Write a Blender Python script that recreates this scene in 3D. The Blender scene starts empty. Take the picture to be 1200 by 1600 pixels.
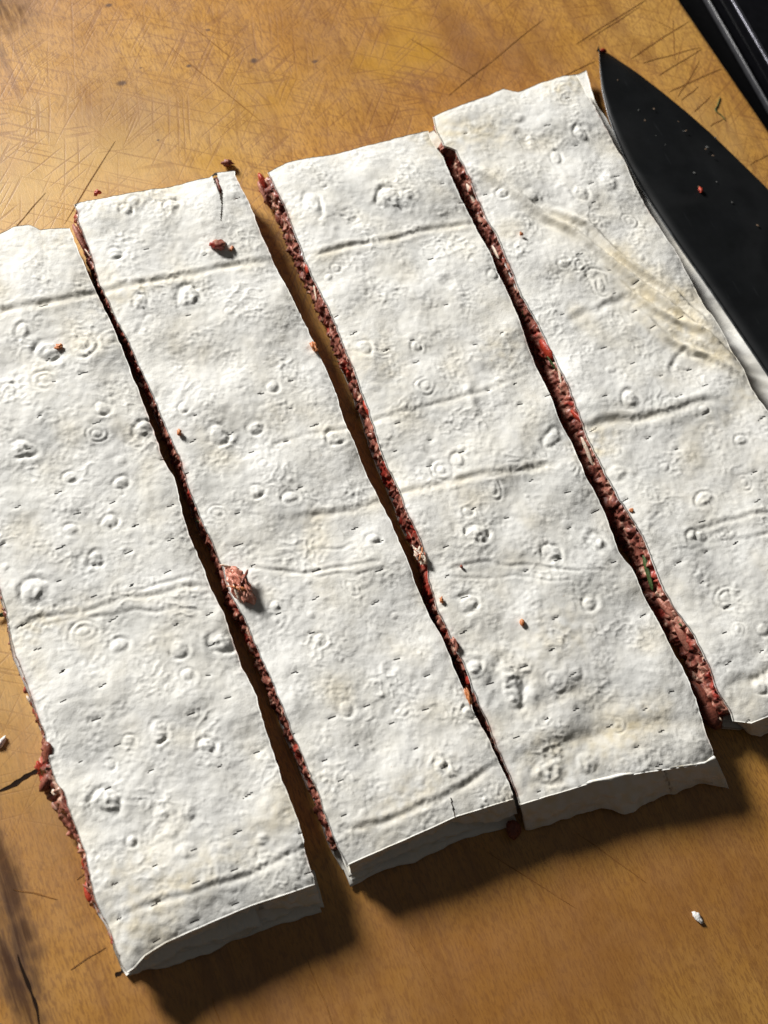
import bpy, bmesh, math, random
import numpy as np
from mathutils import Matrix, Vector, noise as mnoise

random.seed(7)
rng = np.random.default_rng(11)
scene = bpy.context.scene
C = scene.collection

# ------------------------------------------------------------------ camera
FPX = 2000.0                                   # focal length in photo pixels (photo 1200 x 1600)
g = np.array([-350.0, -850.0, -FPX]); g /= np.linalg.norm(g)        # gravity in camera axes
Zc = -g
Yc = np.array([-2685.0, 5808.0, -FPX]); Yc -= Yc.dot(Zc) * Zc; Yc /= np.linalg.norm(Yc)
Xc = np.cross(Yc, Zc)
ROT = np.array([Xc, Yc, Zc])                   # camera axes -> world
DEPTH = 0.46
CAM = ROT @ np.array([0, 0, DEPTH])
cam_data = bpy.data.cameras.new("camera")
cam_data.sensor_fit = 'VERTICAL'
cam_data.sensor_height = 24.0
cam_data.sensor_width = 18.0
cam_data.lens = 24.0 * FPX / 1600.0
cam_data.clip_start = 0.01
cam_data.clip_end = 50.0
cam_data.dof.use_dof = True
cam_data.dof.focus_distance = 0.445
cam_data.dof.aperture_fstop = 9.0
cam = bpy.data.objects.new("camera", cam_data)
M4 = Matrix.Identity(4)
for i in range(3):
    for j in range(3):
        M4[i][j] = ROT[i, j]
    M4[i][3] = CAM[i]
cam.matrix_world = M4
C.objects.link(cam)
scene.camera = cam

# ------------------------------------------------------------------ light: one window up and to the left, dim room
world = bpy.data.worlds.new("World"); scene.world = world; world.use_nodes = True
bg = world.node_tree.nodes["Background"]
bg.inputs[0].default_value = (0.90, 0.95, 1.0, 1)
bg.inputs[1].default_value = 1.0
# dim room: pale ceiling overhead, darker walls
_tc = world.node_tree.nodes.new('ShaderNodeTexCoord'); _sx = world.node_tree.nodes.new('ShaderNodeSeparateXYZ'); _rp = world.node_tree.nodes.new('ShaderNodeValToRGB')
world.node_tree.links.new(_tc.outputs['Generated'], _sx.inputs[0]); world.node_tree.links.new(_sx.outputs[2], _rp.inputs[0]); world.node_tree.links.new(_rp.outputs[0], bg.inputs[0])
_rp.color_ramp.elements[0].position = 0.05; _rp.color_ramp.elements[0].color = (.014, .013, .012, 1)
_rp.color_ramp.elements[1].position = 0.85; _rp.color_ramp.elements[1].color = (.058, .057, .054, 1)

def window_light(az_x, elev, dist, sx, sy, power, col):
    d = Vector((az_x, 1.0, 0)).normalized() * math.cos(elev) + Vector((0, 0, math.sin(elev)))
    L = bpy.data.lights.new("window_light", 'AREA'); L.shape = 'RECTANGLE'
    L.size = sx; L.size_y = sy; L.energy = power; L.color = col
    o = bpy.data.objects.new("window_light", L); C.objects.link(o)
    o.location = d * dist + Vector((0, -0.05, 0))
    o.rotation_euler = d.to_track_quat('Z', 'Y').to_euler()
    return o
window_light(-0.43, math.radians(23.5), 2.6, 0.56, 0.52, 136.0, (1.0, 0.98, 0.945))

scene.view_settings.view_transform = 'Standard'
scene.view_settings.look = 'None'
scene.view_settings.exposure = 0.0
scene.view_settings.gamma = 1.0

# ------------------------------------------------------------------ helpers
def pix(x, y, z=0.0):
    """photo pixel -> point on the horizontal plane at height z (metres)"""
    d = ROT @ np.array([x - 600.0, -(y - 800.0), -FPX])
    t = (z - CAM[2]) / d[2]
    return CAM + d * t

def tag(o, label=None, cat=None, group=None, kind=None):
    if label: o['label'] = label
    if cat: o['category'] = cat
    if group: o['group'] = group
    if kind: o['kind'] = kind
    return o

def empty(name, loc, label, cat, group=None):
    o = bpy.data.objects.new(name, None); C.objects.link(o); o.location = loc
    o.empty_display_size = 0.02
    return tag(o, label, cat, group)

def link(name, mesh, parent=None):
    o = bpy.data.objects.new(name, mesh); C.objects.link(o)
    if parent is not None:
        o.parent = parent
        o.matrix_parent_inverse = Matrix.Translation(-world_loc(parent))
    return o

def world_loc(o):
    v = Vector(o.location)
    p = o.parent
    if p is not None and o.matrix_parent_inverse is not None:
        v = world_loc(p) + o.matrix_parent_inverse.translation + v
    return v

def mesh_np(name, verts, faces, mat=None, smooth=True, attrs=None):
    """verts (N,3) array; faces list of index arrays (quads/tris)"""
    me = bpy.data.meshes.new(name)
    verts = np.asarray(verts, dtype=np.float32)
    me.vertices.add(len(verts)); me.vertices.foreach_set("co", verts.ravel())
    fl = [np.asarray(f, dtype=np.int32) for f in faces]
    tot = np.concatenate([np.full(len(f), f.shape[1], np.int32) for f in fl])
    idx = np.concatenate([f.ravel() for f in fl])
    me.loops.add(len(idx)); me.loops.foreach_set("vertex_index", idx)
    st = np.zeros(len(tot), np.int32); st[1:] = np.cumsum(tot)[:-1]
    me.polygons.add(len(tot)); me.polygons.foreach_set("loop_start", st)
    if smooth: me.polygons.foreach_set("use_smooth", np.ones(len(tot), bool))
    me.update(calc_edges=True); me.validate()
    if attrs:
        for k, v in attrs.items():
            a = me.attributes.new(k, 'FLOAT', 'POINT'); a.data.foreach_set("value", np.asarray(v, np.float32))
    if mat: me.materials.append(mat)
    return me

def bandnoise(shape, cell, wl, bw=0.6, seed=0, aniso=1.0):
    """smooth noise raster of unit deviation, wavelength wl (same unit as cell)"""
    r = np.random.default_rng(seed)
    w = r.standard_normal(shape)
    fy = np.fft.fftfreq(shape[0], cell)[:, None] * aniso; fx = np.fft.rfftfreq(shape[1], cell)[None, :]
    f = np.sqrt(fx * fx + fy * fy) + 1e-9
    flt = np.exp(-(np.log(f * wl) ** 2) / (2 * bw * bw))
    o = np.fft.irfft2(np.fft.rfft2(w) * flt, s=shape)
    return o / o.std()

def noise1(n, wl, seed):
    r = np.random.default_rng(abs(int(seed))); w = r.standard_normal(n + 8 * int(wl) + 8)
    k = np.exp(-0.5 * (np.arange(-3 * wl, 3 * wl + 1) / (wl * 0.5)) ** 2)
    o = np.convolve(w, k, 'same')[4 * int(wl):4 * int(wl) + n]
    return o / (o.std() + 1e-9)

def resample(P, n):
    P = np.asarray(P, float)
    s = np.r_[0, np.cumsum(np.linalg.norm(np.diff(P, axis=0), axis=1))]
    t = np.linspace(0, s[-1], n)
    return np.stack([np.interp(t, s, P[:, k]) for k in range(P.shape[1])], 1)

def curve(px, z, n):
    return resample([pix(x, y, z)[:2] for x, y in px], n)

# ------------------------------------------------------------------ material helpers
def new_mat(name):
    m = bpy.data.materials.new(name); m.use_nodes = True
    nt = m.node_tree
    return m, nt, nt.nodes["Principled BSDF"]

class N:
    def __init__(s, nt): s.nt = nt
    def node(s, typ, **kw):
        n = s.nt.nodes.new(typ)
        for k, v in kw.items(): setattr(n, k, v)
        return n
    def ln(s, a, b): s.nt.links.new(a, b)
    def set(s, sock, v):
        if hasattr(v, 'is_linked') or hasattr(v, 'links'): s.ln(v, sock)
        else: sock.default_value = v
    def math(s, op, a, b=0.0, clamp=False):
        n = s.node('ShaderNodeMath', operation=op); n.use_clamp = clamp
        s.set(n.inputs[0], a); s.set(n.inputs[1], b); return n.outputs[0]
    def mapping(s, vec, scale=(1, 1, 1), rot=(0, 0, 0), loc=(0, 0, 0)):
        n = s.node('ShaderNodeMapping'); s.ln(vec, n.inputs[0])
        n.inputs['Scale'].default_value = scale; n.inputs['Rotation'].default_value = rot; n.inputs['Location'].default_value = loc
        return n.outputs[0]
    def noise(s, vec, scale, detail=3.0, rough=0.55, dist=0.0):
        n = s.node('ShaderNodeTexNoise'); s.ln(vec, n.inputs['Vector'])
        n.inputs['Scale'].default_value = scale; n.inputs['Detail'].default_value = detail
        n.inputs['Roughness'].default_value = rough; n.inputs['Distortion'].default_value = dist
        return n.outputs['Fac']
    def ramp(s, fac, stops, interp='LINEAR'):
        n = s.node('ShaderNodeValToRGB'); s.ln(fac, n.inputs[0]); cr = n.color_ramp; cr.interpolation = interp
        while len(cr.elements) < len(stops): cr.elements.new(0.5)
        for e, (p, c) in zip(cr.elements, stops):
            e.position = p; e.color = c if len(c) == 4 else (*c, 1)
        return n.outputs[0]
    def rng(s, fac, a, b, c=0.0, d=1.0):
        n = s.node('ShaderNodeMapRange'); n.clamp = True; n.interpolation_type = 'SMOOTHSTEP'
        s.ln(fac, n.inputs[0])
        for k, v in zip((1, 2, 3, 4), (a, b, c, d)): n.inputs[k].default_value = v
        return n.outputs[0]
    def mix(s, fac, a, b, mode='MIX'):
        n = s.node('ShaderNodeMix', data_type='RGBA', blend_type=mode)
        s.set(n.inputs[0], fac)
        for sock, v in ((n.inputs[6], a), (n.inputs[7], b)):
            if isinstance(v, tuple): sock.default_value = v if len(v) == 4 else (*v, 1)
            else: s.ln(v, sock)
        return n.outputs[2]
    def bump(s, h, strength, dist, normal=None):
        n = s.node('ShaderNodeBump'); n.inputs['Strength'].default_value = strength; n.inputs['Distance'].default_value = dist
        s.ln(h, n.inputs['Height'])
        if normal is not None: s.ln(normal, n.inputs['Normal'])
        return n.outputs[0]

def geo_pos(k):
    return k.node('ShaderNodeNewGeometry').outputs['Position']

def mat_bread(name, fine=True):
    m, nt, b = new_mat(name); k = N(nt); P = geo_pos(k)
    at = k.node('ShaderNodeAttribute', attribute_name='cream').outputs['Fac']
    n1 = k.noise(P, 55, 4, .6); n2 = k.noise(P, 420, 3, .6); n3 = k.noise(P, 1500, 3, .65)
    c = k.mix(k.rng(n1, .35, .7), (.83, .822, .785), (.80, .78, .715))
    c = k.mix(k.math('MULTIPLY', at, k.rng(n1, .15, .6, .35, 1.0)), c, (.75, .655, .46))
    c = k.mix(k.rng(n2, .45, .8, 0, .35), c, (.83, .825, .80))                # flour dust
    thin = k.noise(P, 26, 3, .6, .6)
    c = k.mix(k.rng(thin, .50, .72, 0, .5), c, (.68, .685, .665))             # thin, slightly see-through patches
    ju = k.node('ShaderNodeAttribute', attribute_name='juice').outputs['Fac']
    c = k.mix(k.math('MULTIPLY', ju, k.rng(n2, .38, .62, .25, 1), True), c, (.36, .13, .085))
    speck = k.noise(P, 700, 1, .5)
    c = k.mix(k.rng(speck, .80, .86, 0, .5), c, (.50, .36, .20))
    k.ln(c, b.inputs['Base Color'])
    b.inputs['Roughness'].default_value = .72
    b.inputs['Specular IOR Level'].default_value = .25
    h = k.math('ADD', k.math('MULTIPLY', n2, .6), k.math('MULTIPLY', n3, .5))
    k.ln(k.bump(h, .5, .0003), b.inputs['Normal'])
    return m

def mat_meat():
    m, nt, b = new_mat("minced_meat"); k = N(nt); P = geo_pos(k)
    warp = k.noise(P, 160, 3, .6, 1.5)
    n1 = k.noise(k.mapping(P, (1, .55, 1)), 260, 3, .6, 1.2); n2 = k.noise(P, 1100, 3, .6); n3 = k.noise(P, 95, 2, .5)
    c = k.ramp(n1, [(.30, (.060, .016, .012)), (.44, (.17, .050, .036)), (.56, (.32, .120, .085)), (.69, (.55, .31, .23))])
    c = k.mix(k.rng(n3, .56, .66, 0, .8), c, (.36, .035, .022))
    fat = k.noise(k.mapping(P, (1, .35, 1)), 420, 2, .5)
    c = k.mix(k.rng(fat, .60, .69, 0, .8), c, (.64, .43, .32))
    herb = k.noise(P, 260, 1, .5, .6)
    c = k.mix(k.rng(herb, .735, .77, 0, .9), c, (.030, .050, .012))
    k.ln(c, b.inputs['Base Color'])
    k.ln(k.rng(n2, .3, .7, .26, .5), b.inputs['Roughness'])
    b.inputs['Specular IOR Level'].default_value = .5
    b.inputs['Subsurface Weight'].default_value = .15
    b.inputs['Subsurface Radius'].default_value = (1, .35, .25)
    b.inputs['Subsurface Scale'].default_value = .0012
    h = k.math('ADD', n1, k.math('MULTIPLY', n2, .4))
    k.ln(k.bump(h, .42, .0006), b.inputs['Normal'])
    return m

def mat_bit(name, ca, cb, rough=.3, scale=600):
    m, nt, b = new_mat(name); k = N(nt); P = geo_pos(k)
    n1 = k.noise(P, scale, 3, .6, .5)
    k.ln(k.ramp(n1, [(.32, ca), (.68, cb)]), b.inputs['Base Color'])
    b.inputs['Roughness'].default_value = rough + .15
    b.inputs['Specular IOR Level'].default_value = .35
    b.inputs['Subsurface Weight'].default_value = .2
    b.inputs['Subsurface Radius'].default_value = (1, .5, .4)
    b.inputs['Subsurface Scale'].default_value = .001
    k.ln(k.bump(k.noise(P, scale * 2, 2), .5, .0005), b.inputs['Normal'])
    return m

BREAD = mat_bread("flatbread")
MEAT = mat_meat()
RAWMEAT = mat_bit("meat_pink", (.25, .080, .055), (.47, .21, .15))
DARKMEAT = mat_bit("meat_brown", (.13, .034, .022), (.27, .085, .055))
PINK = mat_bit("raw_mince", (.42, .13, .085), (.70, .34, .25), .15, 350)
REDPEP = mat_bit("red_pepper", (.27, .022, .012), (.42, .055, .026), .25)
ONION = mat_bit("onion_fat", (.62, .45, .33), (.78, .68, .58), .3)
HERB = mat_bit("herb_green", (.025, .05, .012), (.07, .11, .03), .5)
ORANGE = mat_bit("meat_orange", (.42, .13, .045), (.60, .25, .10))
WHITEBIT = mat_bit("white_fragment", (.66, .64, .60), (.80, .79, .77), .4)

# ------------------------------------------------------------------ cutting board
_nc = {}
def stain_or_tone(k, P, x, y, rx, ry, rot, soft, z=0.0, nscale=60, namp=.5):
    """mask of an irregular stain centred on photo pixel x,y (radii in metres)"""
    c = pix(x, y, z)
    v = k.mapping(P, (1, 1, 1), (0, 0, 0), (-c[0], -c[1], 0))
    v = k.mapping(v, (1 / rx, 1 / ry, 0), (0, 0, rot))
    ln = k.node('ShaderNodeVectorMath', operation='LENGTH'); k.ln(v, ln.inputs[0])
    key = (id(k.nt), nscale)
    if key not in _nc: _nc[key] = k.noise(P, nscale, 2, .6)
    n = _nc[key]
    d = k.math('ADD', ln.outputs['Value'], k.math('MULTIPLY', k.math('SUBTRACT', n, .5), namp * 2))
    return k.rng(d, 1 - soft, 1 + soft * .5, 1, 0)

def mat_wood():
    m, nt, b = new_mat("maple_board"); k = N(nt); P = geo_pos(k)
    # grain runs along world Y
    low = k.noise(P, 9, 3, .55, .3)
    grain = k.noise(k.mapping(P, (1, .055, 1)), 210, 5, .62, .35)
    band = k.noise(k.mapping(P, (1, .09, 1)), 46, 3, .55, .5)
    fleck = k.noise(k.mapping(P, (1, .20, 1)), 1500, 3, .62, .5)
    c = k.ramp(low, [(.30, (.47, .202, .030)), (.50, (.58, .288, .050)), (.70, (.67, .39, .092))])
    c = k.mix(k.rng(band, .40, .72, 0, .55), c, (.345, .150, .036))
    c = k.mix(k.rng(grain, .46, .70, 0, .6), c, (.25, .10, .022))
    c = k.mix(k.rng(fleck, .46, .62, 0, .55), c, (.20, .078, .016))
    c = k.mix(k.rng(fleck, .22, .44, .22, 0), c, (.62, .38, .13))
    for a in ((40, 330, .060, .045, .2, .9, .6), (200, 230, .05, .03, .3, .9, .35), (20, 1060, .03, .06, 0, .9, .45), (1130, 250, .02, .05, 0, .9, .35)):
        c = k.mix(k.math('MULTIPLY', stain_or_tone(k, P, *a[:6], nscale=40, namp=.6), a[6]), c, (.72, .47, .16))         # window sheen painted into the board as paler wood
    for a in ((930, 1470, .085, .045, .1, .9, .6), (430, 1560, .07, .03, .1, .9, .55), (60, 1300, .016, .05, 0, .9, .2)):
        c = k.mix(k.math('MULTIPLY', stain_or_tone(k, P, *a[:6], nscale=25, namp=.6), a[6]), c, (.30, .118, .024))
    # turmeric stains
    for a in ((620, 90, .020, .013, .4, .7, .55), (640, 40, .013, .026, .2, .8, .45), (340, 255, .010, .007, 0, .8, .6), (390, 160, .03, .016, .5, .9, .35)):
        c = k.mix(k.math('MULTIPLY', stain_or_tone(k, P, *a[:6]), a[6]), c, (.56, .285, .020))
    # brown water marks and scorches with a shape of their own, plus one painted corner shade
    for a in ((720, 60, .008, .036, -.1, .8, .55), (955, 30, .004, .026, -.12, .8, .5), (1010, 85, .004, .012, -.1, .8, .5),
              (200, 180, .030, .020, .3, .9, .35), (820, 80, .02, .016, .4, .9, .3), (480, 60, .012, .03, 0, .9, .3)):
        c = k.mix(k.math('MULTIPLY', stain_or_tone(k, P, *a[:6]), a[6]), c, (.24, .098, .024))
    char_or_shade = None
    for a in ((-8, 1340, .006, .050, .03, .6, .85), (30, 1540, .0045, .050, .05, .7, .9), (5, 1450, .008, .02, 0, .7, .7), (-20, 0, .022, .026, .3, .95, .9)):  # last entry: shade of the top-left corner put into the colour
        q_ = k.math('MULTIPLY', k.math('MULTIPLY', stain_or_tone(k, P, *a[:6], nscale=80, namp=.8), k.rng(grain, .36, .56, .35, 1)), a[6])
        char_or_shade = q_ if char_or_shade is None else k.math('MAXIMUM', char_or_shade, q_)
        c = k.mix(q_, c, (.055, .019, .005))
    for (x, y, r) in ((190, 130, .0022), (295, 103, .0013), (397, 95, .0021), (492, 96, .0015), (220, 106, .0007), (325, 47, .0011), (247, 219, .0008), (170, 8, .0016)):
        c = k.mix(k.math('MULTIPLY', stain_or_tone(k, P, x, y, r, r * .62, .4, .6, nscale=500, namp=.35), .85), c, (.065, .026, .014))
    # knife scratches: stretched noise at many angles
    groove = None
    dens = k.noise(P, 14, 2, .5)
    wv = k.noise(P, 60, 1, .5); msk = k.noise(P, 30, 1)
    for i, ang in enumerate((18, 40, 62, 97, 122, 155)):
        v = k.mapping(P, (1, 1, 0), (0, 0, math.radians(ang)), (i * .37, i * .61, 0))
        cx = k.node('ShaderNodeCombineXYZ'); s3 = k.node('ShaderNodeSeparateXYZ'); k.ln(v, s3.inputs[0])
        k.ln(k.math('ADD', k.math('MULTIPLY', s3.outputs[0], 800.0 + 160 * (i % 3)), k.math('MULTIPLY', wv, 1.2)), cx.inputs[0])
        k.ln(k.math('MULTIPLY', s3.outputs[1], 20.0 + 5 * (i % 4)), cx.inputs[1])
        f = k.noise(cx.outputs[0], 1.0, 0, .4)
        l = k.rng(f, .645, .73)
        l = k.math('MULTIPLY', l, k.rng(msk, .30 + .05 * i, .5 + .04 * i, .15, 1) if i % 2 else k.rng(msk, .35 + .04 * i, .6 + .03 * i, 1, .15))
        groove = l if groove is None else k.math('MAXIMUM', groove, l)
    sy = k.node('ShaderNodeSeparateXYZ'); k.ln(P, sy.inputs[0])
    wear = k.math('ADD', sy.outputs[1], k.math('MULTIPLY', dens, .10))
    groove = k.math('MULTIPLY', groove, k.math('MULTIPLY', k.rng(dens, .3, .6, .5, 1), k.rng(wear, -.06, .10, .10, 1)))
    c = k.mix(k.math('MULTIPLY', groove, .55), c, (.24, .092, .022))
    k.ln(c, b.inputs['Base Color'])
    rg = k.noise(P, 70, 3, .6)
    k.ln(k.math('ADD', k.rng(rg, .3, .7, .44, .60), k.math('MULTIPLY', char_or_shade, .4)), b.inputs['Roughness'])
    k.ln(k.math('SUBTRACT', 1.0, k.math('MULTIPLY', char_or_shade, .6), True), b.inputs['Specular IOR Level'])
    h = k.math('SUBTRACT', k.math('MULTIPLY', fleck, .8), k.math('MULTIPLY', groove, .5))
    h = k.math('ADD', h, k.math('MULTIPLY', grain, .3))
    k.ln(k.bump(h, .30, .00025), b.inputs['Normal'])
    return m
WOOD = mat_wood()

def simple_mat(name, col, rough, spec=.5, metal=0.0, bump=None):
    m, nt, b = new_mat(name); k = N(nt); P = geo_pos(k)
    n = k.noise(P, 240, 4, .6)
    lo = tuple(v * .8 for v in col); hi = tuple(min(1, v * 1.2) for v in col)
    k.ln(k.ramp(n, [(.3, lo), (.7, hi)]), b.inputs['Base Color'])
    k.ln(k.rng(n, .3, .7, rough * .85, min(1, rough * 1.2)), b.inputs['Roughness'])
    b.inputs['Specular IOR Level'].default_value = spec
    b.inputs['Metallic'].default_value = metal
    if bump: k.ln(k.bump(k.noise(P, bump[0], 3), bump[1], bump[2]), b.inputs['Normal'])
    return m

def bevel_box(name, x0, x1, y0, y1, z0, z1, bev, mat, parent=None, seg=4, rotz=0, org=(0, 0)):
    bm = bmesh.new()
    bmesh.ops.create_cube(bm, size=1)
    for v in bm.verts:
        v.co = Vector(((x0 + x1) / 2 + v.co.x * (x1 - x0), (y0 + y1) / 2 + v.co.y * (y1 - y0), (z0 + z1) / 2 + v.co.z * (z1 - z0)))
    bmesh.ops.bevel(bm, geom=list(bm.edges), offset=bev, segments=seg, affect='EDGES', profile=.5)
    if rotz:
        bmesh.ops.rotate(bm, verts=bm.verts, cent=(org[0], org[1], 0), matrix=Matrix.Rotation(rotz, 3, 'Z'))
    me = bpy.data.meshes.new(name); bm.to_mesh(me); bm.free()
    for p in me.polygons: p.use_smooth = True
    me.materials.append(mat)
    return link(name, me, parent)

ea, eb = pix(1062, 0), pix(1196, 196)
ed = (eb - ea)[:2]; edge_rot = math.atan2(-ed[0], ed[1]) if ed[1] > 0 else math.atan2(ed[0], -ed[1])
BT = 0.032                                                   # board thickness
board = empty("cutting_board", (ea[0], ea[1], -BT), "well-worn golden wooden cutting board scored with knife marks under the flatbread", "cutting board")
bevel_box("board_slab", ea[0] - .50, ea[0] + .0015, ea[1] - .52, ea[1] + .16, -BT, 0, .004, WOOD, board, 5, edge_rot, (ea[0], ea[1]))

# distinct cuts and cracks in the board (thin V grooves filled dark, each its own mark)
CUTM = simple_mat("cut_mark_wood", (.31, .138, .038), .6, .2)
CRACKM = simple_mat("crack_dark", (.018, .009, .005), .7, .1)
def mark(pts, w, mat, z=.00012, name="cut_mark"):
    P3 = curve(pts, 0, 24); n = len(P3)
    d = np.gradient(P3, axis=0); d /= np.linalg.norm(d, axis=1)[:, None]
    nr = np.stack([-d[:, 1], d[:, 0]], 1)
    t = np.linspace(0, 1, n)
    ww = w * np.clip(np.sin(t * math.pi) ** .55, .05, 1) * (1 + .25 * noise1(n, 3, int(pts[0][0] * 7 + pts[0][1])))
    jit = nr * (noise1(n, 6, int(pts[0][0] * 3 + 5)) * w * .35)[:, None]
    L = P3 + nr * ww[:, None] / 2 + jit; R = P3 - nr * ww[:, None] / 2 + jit
    v = np.zeros((3 * n, 3)); v[:n, :2] = L; v[n:2 * n, :2] = P3 + jit; v[2 * n:, :2] = R
    v[:, 2] = z; v[n:2 * n, 2] = z * .3
    i = np.arange(n - 1)
    f = np.concatenate([np.stack([i, i + n, i + n + 1, i + 1], 1), np.stack([i + n, i + 2 * n, i + 2 * n + 1, i + n + 1], 1)])
    return link(name, mesh_np(name, v, [f], mat), board)
for pts, w in [
    ([(920, 62), (1000, 10)], .0006), ([(985, 92), (1078, 32)], .0007), ([(1005, 98), (1095, 74)], .0007), ([(1030, 118), (1096, 76)], .0008),
    ([(1045, 143), (1128, 108)], .0009), ([(1058, 152), (1092, 95)], .0009), ([(1064, 157), (1092, 135)], .0006), ([(1085, 175), (1110, 150)], .0006),
    ([(900, 68), (1010, 0)], .0007), ([(1052, 30), (1056, 95)], .0006), ([(1028, 35), (1056, 48)], .0006), ([(1110, 198), (1135, 185)], .0006),
    ([(1172, 258), (1200, 242)], .0008), ([(860, 130), (930, 95)], .0006), ([(640, 60), (760, 130)], .0006), ([(700, 150), (850, 30)], .0006),
    ([(0, 380), (70, 300)], .0004), ([(100, 350), (180, 220)], .0004), ([(250, 60), (420, 200)], .0006), ([(300, 40), (360, 90)], .0006),
    ([(110, 1515), (165, 1480)], .0005), ([(20, 1390), (90, 1405)], .0007), ([(120, 1375), (160, 1345)], .0005),
    ([(640, 1470), (680, 1535), (716, 1602)], .0011), ([(900, 1300), (1010, 1380)], .0005), ([(760, 1330), (900, 1420)], .0005),
    ([(480, 1500), (520, 1600)], .0007), ([(330, 1560), (345, 1600)], .0008)]:
    mark(pts, w * .5, CUTM)
for pts, w in [([(-4, 1232), (30, 1218), (48, 1208), (70, 1199)], .0012), ([(184, 1530), (192, 1520), (197, 1508)], .0018), ([(30, 1490), (52, 1560), (64, 1610)], .0008)]:
    mark(pts, w, CRACKM, name="crack")

# ------------------------------------------------------------------ dark hob beyond the board
BLACKGL = simple_mat("black_glass", (.004, .004, .005), .07, .2)
BLACKM = simple_mat("black_worktop", (.003, .003, .0035), .6, .06)
TRIM = simple_mat("dark_metal_trim", (.20, .20, .23), .30, .5, .85)
wt = bevel_box("worktop", -1.2, 1.2, -1.2, 1.2, -BT - .03, -BT - .0005, .002, BLACKM, None, 2)
tag(wt, kind='structure')
ha, hb = pix(1148, 0, -.018), pix(1205, 98, -.018)
hd = (hb - ha)[:2]; hob_rot = math.atan2(hd[0], -hd[1])
hob = empty("hob", (ha[0], ha[1], -BT), "glossy black hob with a thin metal edge beyond the board, at upper right", "hob")
bevel_box("glass_plate", ha[0] - .0006, ha[0] + .42, ha[1] - .45, ha[1] + .2, -BT, -.020, .002, BLACKGL, hob, 3, hob_rot, (ha[0], ha[1]))
bevel_box("edge_trim", ha[0] - .0008, ha[0] + .0013, ha[1] - .452, ha[1] + .202, -.0199, -.0187, .0004, TRIM, hob, 2, hob_rot, (ha[0], ha[1]))
ga, gb = pix(1150, 70, -.028), pix(1204, 160, -.028)
bevel_box("rubber_seal", ga[0] - .0006, ga[0] + .0006, ga[1] - .40, ga[1] + .2, -BT, -.0285, .0003, simple_mat("grey_seal", (.05, .05, .055), .35), hob, 1, hob_rot, (ga[0], ga[1]))

# ------------------------------------------------------------------ shared bread relief (world raster, metres)
CELL = .00030
X0, X1, Y0, Y1 = -.19, .20, -.22, .20
NX, NY = int((X1 - X0) / CELL), int((Y1 - Y0) / CELL)
H = np.zeros((NY, NX)); CR = np.zeros((NY, NX))
H += bandnoise((NY, NX), CELL, .055, .5, 1) * .00048
H += bandnoise((NY, NX), CELL, .022, .45, 2) * .00013
H += bandnoise((NY, NX), CELL, .006, .5, 3) * .000045
rough_mask = np.clip(bandnoise((NY, NX), CELL, .02, .4, 5) * .5 + .55, 0, 1.6)
H += bandnoise((NY, NX), CELL, .0026, .45, 4) * .000040 * rough_mask
H += bandnoise((NY, NX), CELL, .0012, .4, 6) * .000016
CR += np.clip(bandnoise((NY, NX), CELL, .035, .5, 8) * .16 - .05, 0, .4)

_rn = bandnoise((NY, NX), CELL, .0075, .45, 41); _rm = np.clip(bandnoise((NY, NX), CELL, .028, .4, 42) - .35, 0, 1.3)
_rn2 = bandnoise((NY, NX), CELL, .0034, .4, 43)
H += (np.exp(-(_rn / .35) ** 2) * .00020 + np.exp(-(_rn2 / .4) ** 2) * .00007) * _rm
H += np.exp(-(bandnoise((NY, NX), CELL, .013, .5, 44) / .16) ** 2) * .00010 * np.clip(.4 - _rm, 0, 1)
def window(cx, cy, r):
    i0, i1 = max(0, int((cx - r - X0) / CELL)), min(NX, int((cx + r - X0) / CELL) + 2)
    j0, j1 = max(0, int((cy - r - Y0) / CELL)), min(NY, int((cy + r - Y0) / CELL) + 2)
    if i1 <= i0 or j1 <= j0: return None
    xx = X0 + np.arange(i0, i1) * CELL; yy = Y0 + np.arange(j0, j1) * CELL
    return slice(j0, j1), slice(i0, i1), *np.meshgrid(xx, yy)
WX = bandnoise((NY, NX), CELL, .018, .4, 21); WY = bandnoise((NY, NX), CELL, .018, .4, 22)
WF = bandnoise((NY, NX), CELL, .0035, .4, 23)

def bubble(cx, cy, R, h, ang, ell, kind):
    w = window(cx, cy, R * 2.2)
    if w is None: return
    js, is_, X, Y = w
    dx = X - cx + WX[js, is_] * R * .10; dy = Y - cy + WY[js, is_] * R * .10
    a = dx * math.cos(ang) + dy * math.sin(ang); b = (-dx * math.sin(ang) + dy * math.cos(ang)) / ell
    r = np.sqrt(a * a + b * b) / R
    if kind == 0:      # blister in a moat with a rim
        p = .8 * np.exp(-(r / .58) ** 4) - .62 * np.exp(-((r - .76) / .13) ** 2) + .24 * np.exp(-((r - 1.12) / .18) ** 2)
    elif kind == 1:    # double ring
        p = .55 * np.exp(-(r / .36) ** 3) - .30 * np.exp(-((r - .50) / .10) ** 2) + .40 * np.exp(-((r - .74) / .13) ** 2) - .50 * np.exp(-((r - 1.0) / .10) ** 2) + .15 * np.exp(-((r - 1.25) / .18) ** 2)
    elif kind == 2:    # plain dome
        p = .8 * np.exp(-(r / .7) ** 4) - .2 * np.exp(-((r - 1.0) / .2) ** 2)
    else:              # dimple
        p = -.8 * np.exp(-(r / .6) ** 3) + .25 * np.exp(-((r - 1.0) / .25) ** 2)
    if kind < 2:
        an = np.arctan2(dy, dx); ph = random.uniform(0, 6.28)
        p = p * np.where(r < .45, 1, .62 + .34 * np.sin(an + ph) + .22 * np.sin(2 * an + ph * 2.3))
    H[js, is_] += h * p * (1 + .22 * WF[js, is_] * (r < 1.3))

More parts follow.
